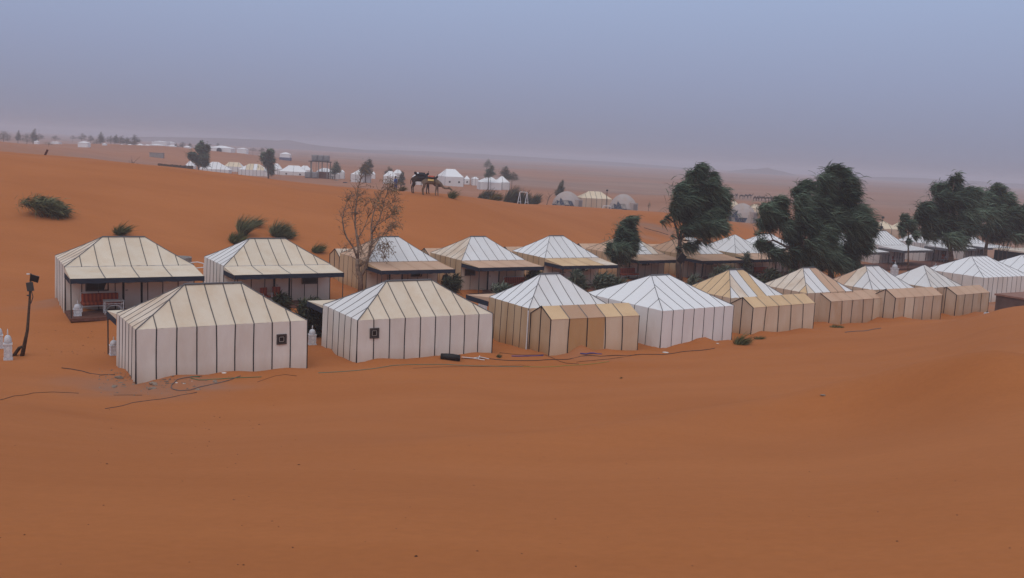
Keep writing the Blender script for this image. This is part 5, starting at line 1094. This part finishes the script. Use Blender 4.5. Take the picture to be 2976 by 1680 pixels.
for x in (-4.2, -1.4, 1.4, 4.2): m = MB(); m.tube([(x, -2.8, 0), (x, -2.8, 2.3)], .07, 6); m.obj('post', WOODD, r)
# terrace deck below the third row
m = MB(); a_ = [loc2w('G0', -4, -6.4), loc2w('G3', 4, -6.6), loc2w('G3', 4, -2), loc2w('G0', -4, -2)]
m.poly(*[(x, y, -.44) for x, y in a_]); m.poly(*[(x, y, -.75) for x, y in reversed(a_)])
for i in range(4): x, y = a_[i]; x2, y2 = a_[(i+1) % 4]; m.poly((x, y, -.75), (x2, y2, -.75), (x2, y2, -.44), (x, y, -.44))
tag(m.obj('pavement', MATR), 'dark red terrace paving in front of the white terrace tents', kind='structure')
# solar panel leaning on the trunk, pole lamp behind
p = gp(1975, 79.3); r = thing('solar_panel', 'tilted solar panel fixed beside the tall tree trunk', 'solar panel', (p.x, p.y, p.z), .2)
m = MB(); m.tube([(0, .1, 0), (0, .1, 2.4)], .04, 6); m.obj('stand', DARKM, r); m = MB(); m.box((0, 0, 2.25), (.55, .05, .8), Matrix.Rotation(.6, 3, 'Y')); pn = m.obj('panel', PANE, r); m = MB(); m.box((0, .03, 2.25), (.60, .04, .85), Matrix.Rotation(.6, 3, 'Y')); m.obj('frame', DARKM, pn)
def lamp(u, v0, v1, label, y, panel=False):
    b = at_y(u, v1, y); g = ground(b.x, y); H = (v1-v0)*mpp(y)+b.z-g; r = thing('lamp_post', label, 'lamp post', (b.x, y, g-.1), 0)
    lean = .35 if panel else 0
    m = MB(); m.tube([(0, 0, 0), (lean, 0, H)], [.07, .055], 6); m.obj('pole', DARKM, r)
    m = MB(); m.lathe([(.05, H), (.22, H+.1), (.24, H+.3), (.1, H+.4)], 8, (lean, 0, 0)); m.obj('lamp_head', DARKM, r, True)
    if panel: m = MB(); m.box((lean*.6, -.12, H*.55), (.5, .05, .6), Matrix.Rotation(.3, 3, 'X')); m.obj('solar_panel', mat('blue_panel', (.03, .05, .10), .3), r)
lamp(1761, 556, 606, 'black lamp post in front of the cream tent between domes', 186)
lamp(2556, 634, 668, 'leaning solar lamp post before the cream tent with pale door', 152, True)
p = gp(2140, 84); q = at_y(2139, 735, 84)
# ------------------------------------------------------------------ dune-side objects behind the camp
r = thing('post', 'leaning dark red board stuck in the dune crest', 'post', hit(131, 451, 80), 0)
m = MB(); m.box((.14, 0, .28), (.22, .06, .75), Matrix.Rotation(.45, 3, 'Y')); m.obj('board', mat('red_board', (.10, .035, .03), .9, noise=.3, nscale=5), r)
p = at_y(456, 454, 345); g_ = ground(p.x, 345); r = thing('low_wall', 'low grey block wall on the pale far dune', 'wall', (p.x, 345, g_), 0)
kk = 39*mpp(345); top = p.z+9*mpp(345)-g_
m = MB(); m.box((0, 0, top/2-.2), (kk, 1.2, top+.4)); m.obj('blockwork', CONC, r); m = MB(); m.box((0, 0, top+.05), (kk+.2, 1.4, .14)); m.obj('coping', CONC, r)
pts_ = [(462, 478), (500, 480), (530, 484), (558, 488)]; p = at_y(510, 485, 236); r = thing('brush_fence', 'dark brushwood fence running to the long white far tent', 'fence', (p.x, 236, ground(p.x, 236)), 0)
for i in range(60):
    u = lerp(460, 560, i/59); q = at_y(u, lerp(489, 497, i/59), 236+random.uniform(-.4, .4)); tpz = at_y(u, lerp(476, 483, i/59)+random.uniform(-1.5, 1.5), 236).z; a = q-r.location
    g_ = ground(q.x, q.y)-r.location.z
    m = MB(); m.box((a.x, a.y, (g_+tpz-r.location.z)/2), (.40, .12, tpz-r.location.z-g_), Matrix.Rotation(random.uniform(-.08, .08), 3, 'Y')); m.obj('stake', WOODD, r)
r = thing('low_wall', 'long dark red low wall at the foot of the dome tent', 'wall', gp(1889, 185), 0); k = mpp(185)
m = MB(); m.box((0, 0, .25), (62*k, .3, .8)); m.obj('blockwork', mat('dark_red_wall', (.12, .04, .035), .95, noise=.3, nscale=2), r); m = MB(); m.box((0, 0, .70), (62*k+.1, .4, .1)); m.obj('coping', MATS['dark_red_wall'], r)
m = rock_mesh(91, .5); o = m.obj('tarp_mound', mat('grey_tarp', (.16, .12, .11), .95, noise=.4, nscale=3, bump=.8, bscale=8), None, True); p = gp(1932, 101); o.location = p-Vector((0, 0, .1)); o.scale = (1.9, 1.6, 1.5); tag(o, 'dark rounded tarp mound at the foot of the gravelly dune slope', 'mound')
cable([(1871, 668), (1895, 676), (1918, 682), (1942, 690)], .05, WOODD, 'fence_rail', 'drooping dark rail across the gravelly dune slope', cat='rail', lift=.25)
# swing frame, goal frame
def aframe(u0, u1, v0, v1, y, label, name, cat):
    a = at_y(u0, v1, y); k = mpp(y); W_ = (u1-u0)*k; H = (v1-v0)*k; g = ground(a.x+W_/2, y); r = thing(name, label, cat, (a.x+W_/2, y, g-.05), 0); e = a.z-g+.05; s_ = W_*.30; tw = W_*.30
    for sx in (-1, 1):
        for s2 in (-1, 1): m = MB(); m.tube([(sx*W_*.32+s2*W_*.17, s2*.5, 0), (sx*W_*.32, 0, e+H)], .05, 6); m.obj('leg', WPAINT, r)
        m = MB(); m.tube([(sx*W_*.32-W_*.11, -.3, (e+H)*.33), (sx*W_*.32+W_*.11, .3, (e+H)*.33)], .04, 5); m.obj('brace', WPAINT, r)
    m = MB(); m.tube([(-W_*.32, 0, e+H), (W_*.32, 0, e+H)], .05, 6); m.obj('top_bar', WPAINT, r)
aframe(1503, 1536, 558, 588, 150, 'white A-frame swing stand in front of the reeds', 'swing_frame', 'swing frame')
p = gp(1763, 183); k = mpp(183); r = thing('goal_frame', 'white goal frame beside the black lamp post', 'goal frame', p, .2); W_ = 27*k/2; H = 19*k
for sx in (-1, 1): m = MB(); m.tube([(sx*W_, 0, 0), (sx*W_*.85, 0, H)], .06, 6); m.obj('post', WPAINT, r); m = MB(); m.tube([(sx*W_*.85, 0, H), (sx*W_, .9, 0)], .04, 5); m.obj('stay', WPAINT, r)
m = MB(); m.tube([(-W_*.85, 0, H), (W_*.85, 0, H)], .06, 6); m.obj('crossbar', WPAINT, r)
# small dead tree and sapling
def twig(u, v0, v1, y, label):
    b = at_y(u, v1, y); g = ground(b.x, y); H = (v1-v0)*mpp(y)+b.z-g; r = thing('dead_tree', label, 'tree', (b.x, y, g-.1), 0); m = MB()
    m.tube([(0, 0, 0), (.1*H, 0, H*.4), (.2*H, 0, H*.65)], [.09, .06, .03], 5)
    for i in range(14): s0 = Vector((.1*H+.02*i, 0, H*(.35+.02*i))); m.tube([s0, s0+Vector((random.uniform(-.3, .4)*H, random.uniform(-.2, .2)*H, random.uniform(.1, .4)*H))], [.025, .008], 4)
    m.obj('trunk', BARK, r); return r
twig(1587, 545, 583, 190, 'small bare dead tree between reeds and dome tent'); twig(375, 450, 470, 135, 'faint bare bush on the far slope behind the crest')
far_tree(1885, 585, 604, 12, 186, 'lone small sapling on the orange mound past the dome', OLIV, .1, 300)
# ------------------------------------------------------------------ dome tents
DOMEC = fabric('dome_cover', (.42, .365, .35), stain=(.40, .28, .21), amt=.45, rnd=.02); NAVYG = mat('dome_window', (.05, .07, .11), .25); CURT = mat('pale_curtain', (.42, .39, .37), .9, noise=.4, nscale=3)
import bmesh
def dome(u, v0, v1, wpx, y, label, win_az, door_az, flip=1):
    c = at_y(u, v1, y); g = ground(c.x, y); k = mpp(y); Rd = wpx/2*k; H = (v1-v0)*k+max(0, c.z-g); r = thing('dome_tent', label, 'dome tent', (c.x, y+Rd*.6, min(g, c.z)-.1), 0, 'geodesic dome tents'); zs = H/Rd
    bm = bmesh.new(); bmesh.ops.create_icosphere(bm, subdivisions=3, radius=1.0); rot = Matrix.Rotation(.3, 3, 'Z')
    cov = MB(); panes = []
    for fc in bm.faces:
        ps = [rot @ vt.co for vt in fc.verts]; ct = sum(ps, Vector())/3
        if ct.z < -.02: continue
        az = math.atan2(ct.y, ct.x); da = (az-win_az+math.pi) % (2*math.pi)-math.pi
        P3_ = [Vector((p.x*Rd, p.y*Rd, max(p.z, -.03)*Rd*zs)) for p in ps]
        if ct.z < .55*math.sqrt(max(0, 1-(da/.95)**2)) and abs(da) < .95: panes.append(P3_)
        else: cov.add(P3_, [(0, 1, 2)])
    bm.free(); cov.obj('cover', DOMEC, r, True)
    for i, P3_ in enumerate(panes):
        m = MB(); m.poly(*[p*.975 for p in P3_]); pn = m.obj('pane', NAVYG if (i*7) % 5 < 3 else CURT, r)
        m = MB()
        for a, b_ in ((0, 1), (1, 2), (2, 0)): m.tube([P3_[a]*.985, P3_[b_]*.985], .035, 4)
        m.obj('strut', WFRAME, pn)
    dx = Vector((math.cos(door_az), math.sin(door_az), 0)); Rz = Matrix.Rotation(door_az, 3, 'Z')
    m = MB(); m.box(dx*Rd*.86+Vector((0, 0, H*.28)), (Rd*.42, Rd*.52, H*.60), Rz); m.obj('porch_box', DOMEC, r)
    m = MB(); m.box(dx*Rd*1.075+Vector((0, 0, H*.27)), (.06, Rd*.36, H*.50), Rz); m.obj('door', mat('dome_door', (.24, .22, .22), .9), r)
dome(1648, 556, 600, 88, 190, 'grey dome tent with wide low window beside the narrow leaning tree', math.radians(-112), math.radians(-38))
dome(1813, 564, 617, 86, 186, 'grey dome tent with triangular panes next to the black lamp post', math.radians(-118), math.radians(-48))
dome(2162, 591, 640, 84, 172, 'dome tent half hidden by the big tree, below the camel herd', math.radians(-140), math.radians(-50))
# ------------------------------------------------------------------ water tower
RUST = mat('rusty_brown_sheet', (.13, .055, .04), .9, noise=.4, nscale=2); CAGE = mat('tank_cage', (.28, .28, .30), .5, metal=.3); TANK = mat('tank_plastic', (.34, .34, .36), .6, noise=.2, nscale=3)
pT = hit(926, 518, 150); yT = pT.y; k = mpp(yT)
def ibc(loc, label, rz=0):
    r = thing('water_tank', label, 'water tank', loc, rz, 'caged plastic water tanks'); w_ = 15.5*k; h_ = 17*k
    m = MB(); m.box((0, 0, h_*.54), (w_*.92, w_*.92, h_*.86)); o = m.obj('bottle', TANK, r); o.modifiers.new('b', 'BEVEL').width = w_*.08
    m = MB()
    for i in range(5):
        t_ = lerp(-w_/2, w_/2, i/4)
        for s_ in (-1, 1): m.tube([(t_, s_*w_/2, .1), (t_, s_*w_/2, h_)], .025, 4); m.tube([(s_*w_/2, t_, .1), (s_*w_/2, t_, h_)], .025, 4)
    for i in range(5):
        z = lerp(.15, h_, i/4); m.tube([(-w_/2, -w_/2, z), (w_/2, -w_/2, z), (w_/2, w_/2, z), (-w_/2, w_/2, z), (-w_/2, -w_/2, z)], .025, 4)
    m.obj('cage', CAGE, r); m = MB(); m.box((0, 0, .07), (w_, w_, .13)); m.obj('pallet', DARKM, r); return r
Ht = 46*k; rt = thing('water_tower', 'rough water tower on concrete posts with a rusty panel below', 'water tower', pT, 0)
for x in (-25, -19, 1, 7.5, 25.5, 31):
    m = MB(); m.box((x*k, random.choice((-.9, .9)), Ht/2-.2), (2.4*k, .22, Ht+.4)); m.obj('post', CONC, rt)
m = MB(); m.box((3*k, 0, Ht+.10), (62*k, 2.6, .26)); m.obj('platform', mat('tower_platform', (.10, .08, .075), .95), rt)
m = MB(); m.box((15*k, -.4, 9*k), (31*k, .1, 19*k)); m.obj('side_panel', RUST, rt); m = MB(); m.tube([(-6*k, -1.0, 0), (-6*k, -1.0, Ht)], .05, 5); m.obj('pipe', RUST, rt)
for i, lab in enumerate(('water tank at the tent end of the tower platform', 'middle water tank on the tower platform', 'water tank at the tree end of the tower platform')): ibc(pT+Vector(((-12+16.5*i)*k, 0, Ht+.24)), lab)
for i, (u_, lab) in enumerate(((895, 'water tank on the ground before the tower, the outer one'), (915, 'water tank on the ground touching the tower posts'))): q = gp(u_, yT-1.5); ibc(q, lab, .1)
p = hit(967, 521, 150); r = thing('fire_bowl', 'low round grey bowl on a stand beside the tower', 'bowl', p, 0); m = MB(); m.lathe([(.2, 0), (.1, .3), (.12, .6), (.5, .75), (.55, .85), (.1, .8)], 10); m.obj('bowl', DARKM, r, True); m = MB(); m.box((-.7, 0, .75), (1.3, .1, .08)); m.obj('handle', DARKM, r)
for i, (u_, v_, lab) in enumerate(((978, 526, 'flat grey boulder in front of the small tower tent'), (1003, 532, 'dark bundle lying on the sand before the far tents'))):
    p = hit(u_, v_, 120); o = rock_mesh(70+i, .45).obj('boulder' if i == 0 else 'bundle', STONE if i == 0 else mat('dark_bundle', (.06, .055, .065), .9), None, True); o.location = p-Vector((0, 0, .1)); o.scale = (1.1*13*mpp(p.y), .8, .7); tag(o, lab, 'boulder' if i == 0 else 'bundle')
# ------------------------------------------------------------------ bodies (skin surface over a joint skeleton)
def skin(name, nodes, edges, material, parent, sub=1, root=0):
    me = bpy.data.meshes.new(name); keys = list(nodes); idx = {k_: i for i, k_ in enumerate(keys)}
    me.from_pydata([nodes[k_][:3] for k_ in keys], [(idx[a], idx[b_]) for a, b_ in edges], [])
    o = bpy.data.objects.new(name, me); col.objects.link(o); md = o.modifiers.new('skin', 'SKIN')
    for i, k_ in enumerate(keys):
        sv = me.skin_vertices[0].data[i]; rr = nodes[k_][3]; sv.radius = rr if hasattr(rr, '__len__') else (rr, rr); sv.use_root = (i == root)
    md.use_smooth_shade = True
    if sub: o.modifiers.new('sub', 'SUBSURF').levels = sub; o.modifiers['sub'].render_levels = sub
    ev = o.evaluated_get(bpy.context.evaluated_depsgraph_get()); m2 = bpy.data.meshes.new_from_object(ev); bpy.data.objects.remove(o)
    m2.name = name; m2.materials.clear(); m2.materials.append(material); m2.polygons.foreach_set('use_smooth', [True]*len(m2.polygons))
    o2 = bpy.data.objects.new(name, m2); col.objects.link(o2); o2.parent = parent; return o2
def chain(*a): return list(zip(a[:-1], a[1:]))
def camel(label, loc, rz, colr, scale=1.0, head_down=True, name='camel'):
    r = thing(name, label, 'camel', loc, rz); r.scale = (scale,)*3
    N = {'pel': (-.70, 0, 1.42, (.25, .27)), 'b1': (-.38, 0, 1.45, (.31, .33)), 'b2': (.0, 0, 1.45, (.34, .37)), 'b3': (.38, 0, 1.42, (.32, .37)), 'sh': (.66, 0, 1.42, (.23, .28)), 'tail0': (-.93, 0, 1.40, .06), 'tail1': (-1.0, 0, 1.1, .03), 'tail2': (-.99, 0, .85, .04), 'hump': (-.05, 0, 1.86, (.13, .16))}
    if head_down: N.update({'n1': (.92, 0, 1.24, (.13, .17)), 'n2': (1.10, 0, .98, (.10, .13)), 'n3': (1.32, 0, .82, (.085, .11)), 'n4': (1.58, 0, .80, (.08, .10)), 'h1': (1.80, 0, .86, (.09, .11)), 'h2': (1.98, 0, .74, (.075, .085)), 'h3': (2.14, 0, .60, (.06, .065)), 'e1': (1.74, .08, .98, .025), 'e2': (1.74, -.08, .98, .025)})
    else: N.update({'n1': (.92, 0, 1.30, (.13, .17)), 'n2': (1.18, 0, 1.24, (.10, .13)), 'n3': (1.38, 0, 1.46, (.085, .11)), 'n4': (1.46, 0, 1.78, (.08, .10)), 'h1': (1.55, 0, 2.0, (.09, .11)), 'h2': (1.74, 0, 1.98, (.075, .085)), 'h3': (1.92, 0, 1.93, (.06, .065)), 'e1': (1.49, .08, 2.12, .025), 'e2': (1.49, -.08, 2.12, .025)})
    Ed = chain('tail2', 'tail1', 'tail0', 'pel', 'b1', 'b2', 'b3', 'sh', 'n1', 'n2', 'n3', 'n4', 'h1', 'h2', 'h3')+[('b2', 'hump'), ('h1', 'e1'), ('h1', 'e2')]
    for s_, nm in ((1, 'l'), (-1, 'r')):
        fx = .06*s_; bx = -.08*s_
        N.update({nm+'f0': (.58, .17*s_, 1.12, (.13, .11)), nm+'f1': (.58+fx, .18*s_, .66, .075), nm+'f2': (.58+fx*1.5, .18*s_, .30, .05), nm+'f3': (.59+fx*1.6, .18*s_, .09, .055), nm+'f4': (.66+fx*1.6, .18*s_, .04, .06),
                  nm+'h0': (-.72, .17*s_, 1.10, (.17, .14)), nm+'h1': (-.66+bx, .18*s_, .86, .10), nm+'h2': (-.84+bx, .18*s_, .60, .062), nm+'h3': (-.80+bx, .18*s_, .28, .048), nm+'h4': (-.78+bx, .18*s_, .09, .055), nm+'h5': (-.70+bx, .18*s_, .04, .06)})
        Ed += [('sh', nm+'f0')]+chain(nm+'f0', nm+'f1', nm+'f2', nm+'f3', nm+'f4')+[('pel', nm+'h0')]+chain(nm+'h0', nm+'h1', nm+'h2', nm+'h3', nm+'h4', nm+'h5')
    skin('body', N, Ed, mat('camel_'+'_'.join('%d' % (c*100) for c in colr), colr, .95, noise=.3, nscale=4), r)
    return r
def saddle(label, camel_root, blanket):
    s_ = camel_root.scale[0]; r = thing('camel_saddle', label, 'saddle', camel_root.location, camel_root.rotation_euler.z); r.scale = camel_root.scale
    BL = mat('saddle_black', (.018, .018, .024), .9)
    m = MB()
    for sgn in (-1, 1): m.tube([(-.55, sgn*.20, 1.74), (-.2, sgn*.31, 1.74), (.2, sgn*.31, 1.73), (.5, sgn*.18, 1.74)], [.07, .10, .10, .07], 8)
    m.tube([(-.55, -.2, 1.82), (-.62, 0, 1.90), (-.55, .2, 1.82)], .11, 8); m.tube([(.5, -.18, 1.80), (.56, 0, 1.86), (.5, .18, 1.80)], .10, 8); m.obj('pad', BL, r, True)
    m = MB(); m.grid([[(x, s2*(.10+.30*t_), 1.97-.52*t_*t_) for x in (-.30, -.1, .1, .28)] for s2, t_ in ((-1, 1), (-1, .6), (-1, .2), (1, .2), (1, .6), (1, 1))]); m.obj('blanket', blanket, r, True)
    m = MB(); m.tube([(.56, 0, 1.84), (.60, 0, 2.12)], .025, 5); m.tube([(.60, -.14, 2.1), (.60, .14, 2.1)], .022, 5); m.obj('handle', DARKM, r)
    m = MB(); m.tube([(.40, .33, 1.8), (.40, .38, 1.4), (.40, .2, 1.06), (.40, -.2, 1.06), (.40, -.38, 1.4), (.40, -.33, 1.8)], .03, 5); m.obj('girth_strap', BL, r)
STRB = bpy.data.materials.new('orange_striped_blanket'); STRB.use_nodes = True; t = STRB.node_tree; b = t.nodes['Principled BSDF']
tcn = t.nodes.new('ShaderNodeTexCoord'); sp = t.nodes.new('ShaderNodeSeparateXYZ'); t.links.new(tcn.outputs['Object'], sp.inputs[0]); rp = t.nodes.new('ShaderNodeValToRGB'); mr = t.nodes.new('ShaderNodeMapRange'); mr.inputs[1].default_value = 1.45; mr.inputs[2].default_value = 1.97; t.links.new(sp.outputs['Z'], mr.inputs[0]); t.links.new(mr.outputs[0], rp.inputs[0]); t.links.new(rp.outputs[0], b.inputs['Base Color'])
rp.color_ramp.interpolation = 'CONSTANT'; e = rp.color_ramp.elements; e[0].color = (.62, .42, .12, 1); e[1].position = .75; e[1].color = (.42, .05, .02, 1); q_ = e.new(.3); q_.color = (.65, .34, .05, 1); q_ = e.new(.5); q_.color = (.55, .14, .02, 1)
p = hit(1246, 568, 60)
sC = 385/8.587*mpp(p.y)/1.55
cA = camel('pale camel with striped orange saddle blanket, head lowered to the grass', gp(1252, p.y), -.06, (.20, .14, .10), sC)
saddle('black saddle with orange and yellow blanket on the pale camel', cA, STRB)
cB = camel('dark brown camel standing behind the pale camel', gp(1224, p.y+1.9), .05, (.060, .040, .034), sC*1.10)
saddle('black saddle on the dark brown camel', cB, mat('black_blanket', (.03, .03, .035), .95))
G_HERD = 'camel herd resting on the plain'
hx = lambda x: 1840+x/4.848
HC = [(1385, 560, 1, 'herd camel at the tree edge'), (1455, 556, 1, 'herd camel facing away second from the tree'), (1525, 565, 1, 'herd camel with raised head third from the tree'), (1590, 562, 1, 'herd camel beside the one stretching its neck'), (1640, 560, 0, 'herd camel stretching its neck low'), (1715, 590, 1, 'first camel of the tight group'), (1750, 592, -1, 'second camel of the tight group'), (1790, 594, 1, 'third camel of the tight group'), (1830, 592, -1, 'last camel of the tight group'), (1890, 596, 1, 'herd camel turned toward the big tree'), (1930, 598, 1, 'outermost herd camel nearest the big tree')]
cH0 = None
for i, (x, y_, dr, lab) in enumerate(HC):
    u = hx(x); p = hit(u, 460+(y_+10)/4.848, 200); y = min(max(p.y, 240), 330); q = gp(u, y); rz = random.uniform(-1.1, 1.1)+(math.pi if dr < 0 else 0)
    s_ = 14.5*mpp(y)/2.1
    if i == 0: cH0 = camel(lab, q, rz, (.085, .06, .05), s_, False); cH0['group'] = G_HERD
    else: dup(cH0, q, rz, lab, s_)
def person(label, loc, rz, H, shirt, trousers, hair, stride=.0, name='person', robe=True):
    r = thing(name, label, 'person', loc, rz); r.scale = (H/1.75,)*3
    SK = mat('skin_tone', (.17, .095, .06), .7)
    N = {'pel': (0, 0, .95, (.13, .11)), 'sp': (0, 0, 1.15, (.125, .10)), 'ch': (.01, 0, 1.36, (.15, .11)), 'nk': (.01, 0, 1.50, .055), 'hd0': (.02, 0, 1.58, (.075, .085)), 'hd1': (.02, 0, 1.69, (.07, .08)), 'nose': (.115, 0, 1.61, .018)}
    Ed = chain('pel', 'sp', 'ch', 'nk', 'hd0', 'hd1')+[('hd0', 'nose')]
    for s_, nm in ((1, 'l'), (-1, 'r')):
        N.update({nm+'h': (0, .10*s_, .88, .085), nm+'k': (.03+stride*s_*.5, .11*s_, .50, .06), nm+'a': (-.02+stride*s_, .11*s_, .09, .042), nm+'t': (.12+stride*s_, .12*s_, .04, .04), nm+'s': (0, .19*s_, 1.40, .06), nm+'e': (-.02, .25*s_, 1.13, .045), nm+'w': (.10, .24*s_, .92, .032), nm+'p': (.14, .235*s_, .85, (.04, .022))})
        Ed += [('pel', nm+'h')]+chain(nm+'h', nm+'k', nm+'a', nm+'t')+[('ch', nm+'s')]+chain(nm+'s', nm+'e', nm+'w', nm+'p')
        for fi, (dy, ln_) in enumerate(((.022, .07), (.008, .085), (-.008, .08), (-.022, .06))):
            N[nm+'g%d' % fi] = (.155+.01*fi, (.235*s_+dy), .80, .009); N[nm+'q%d' % fi] = (.165, (.235*s_+dy), .80-ln_*.7, .008); Ed += [(nm+'p', nm+'g%d' % fi), (nm+'g%d' % fi, nm+'q%d' % fi)]
        N[nm+'th'] = (.18, .215*s_, .84, .010); Ed += [(nm+'p', nm+'th')]
    skin('body', N, Ed, SK, r)
    m = MB(); m.lathe([(.19, .78 if robe else .92), (.175, .95), (.16, 1.15), (.185, 1.34), (.17, 1.43), (.075, 1.50)], 14); o = m.obj('shirt', shirt, r, True); o.scale = (.86, 1.12, 1)
    for s_ in (1, -1): m = MB(); m.tube([(0, .17*s_, 1.42), (-.02, .25*s_, 1.13), (.03, .245*s_, 1.03) if robe else (-.01, .25*s_, 1.2)], [.085, .07, .065], 8); m.obj('sleeve', shirt, r, True); m = MB(); m.tube([(0, .09*s_, .92), (.03+stride*s_*.5, .11*s_, .50), (-.02+stride*s_, .11*s_, .10)], [.12, .09, .07], 8); m.obj('trouser_leg', trousers, r, True)
    m = MB(); m.lathe([(.085, 1.60), (.105, 1.66), (.10, 1.74), (.06, 1.80), (.01, 1.81)], 12, (-.005, 0, 0)); m.obj('hair', hair, r, True)
BLUE = mat('blue_robe', (.045, .10, .30), .9, noise=.2, nscale=6); BLK2 = mat('black_cloth', (.018, .018, .022), .95); HAIR = mat('black_hair', (.012, .010, .010), .8)
p = gp(1149, 107)
person('person in a blue tunic and trousers with black hair standing on the dune', p, -.5, 41*mpp(p.y), BLUE, BLUE, HAIR, .08)
x_, y_ = loc2w('R3', 2.3, -TENT['R3'][5]/2-2.2)
person('person in a black shirt standing under the tan awning', (x_, y_, TENT['R3'][2]+.04), 1.2, 1.75, BLK2, BLK2, HAIR, .03, robe=False)
# ------------------------------------------------------------------ dusty air
zmin = float(vv[:, 2].min())-1.0
m = MB(); hx = 4400
m.box((0, 1700, (zmin+22)/2), (2*hx, 3900, 22-zmin))
hz = m.obj('haze', None); hz.display_type = 'WIRE'
hm = bpy.data.materials.new('dust_haze'); hm.use_nodes = True; t = hm.node_tree; t.nodes.clear()
ou = t.nodes.new('ShaderNodeOutputMaterial'); pv = t.nodes.new('ShaderNodeVolumePrincipled')
pv.inputs['Color'].default_value = (.78, .78, .88, 1); pv.inputs['Density'].default_value = .00078; pv.inputs['Anisotropy'].default_value = 0.0
t.links.new(pv.outputs[0], ou.inputs['Volume']); hz.data.materials.append(hm)
tag(hz, 'pale dusty haze hanging over the desert camp', kind='stuff')
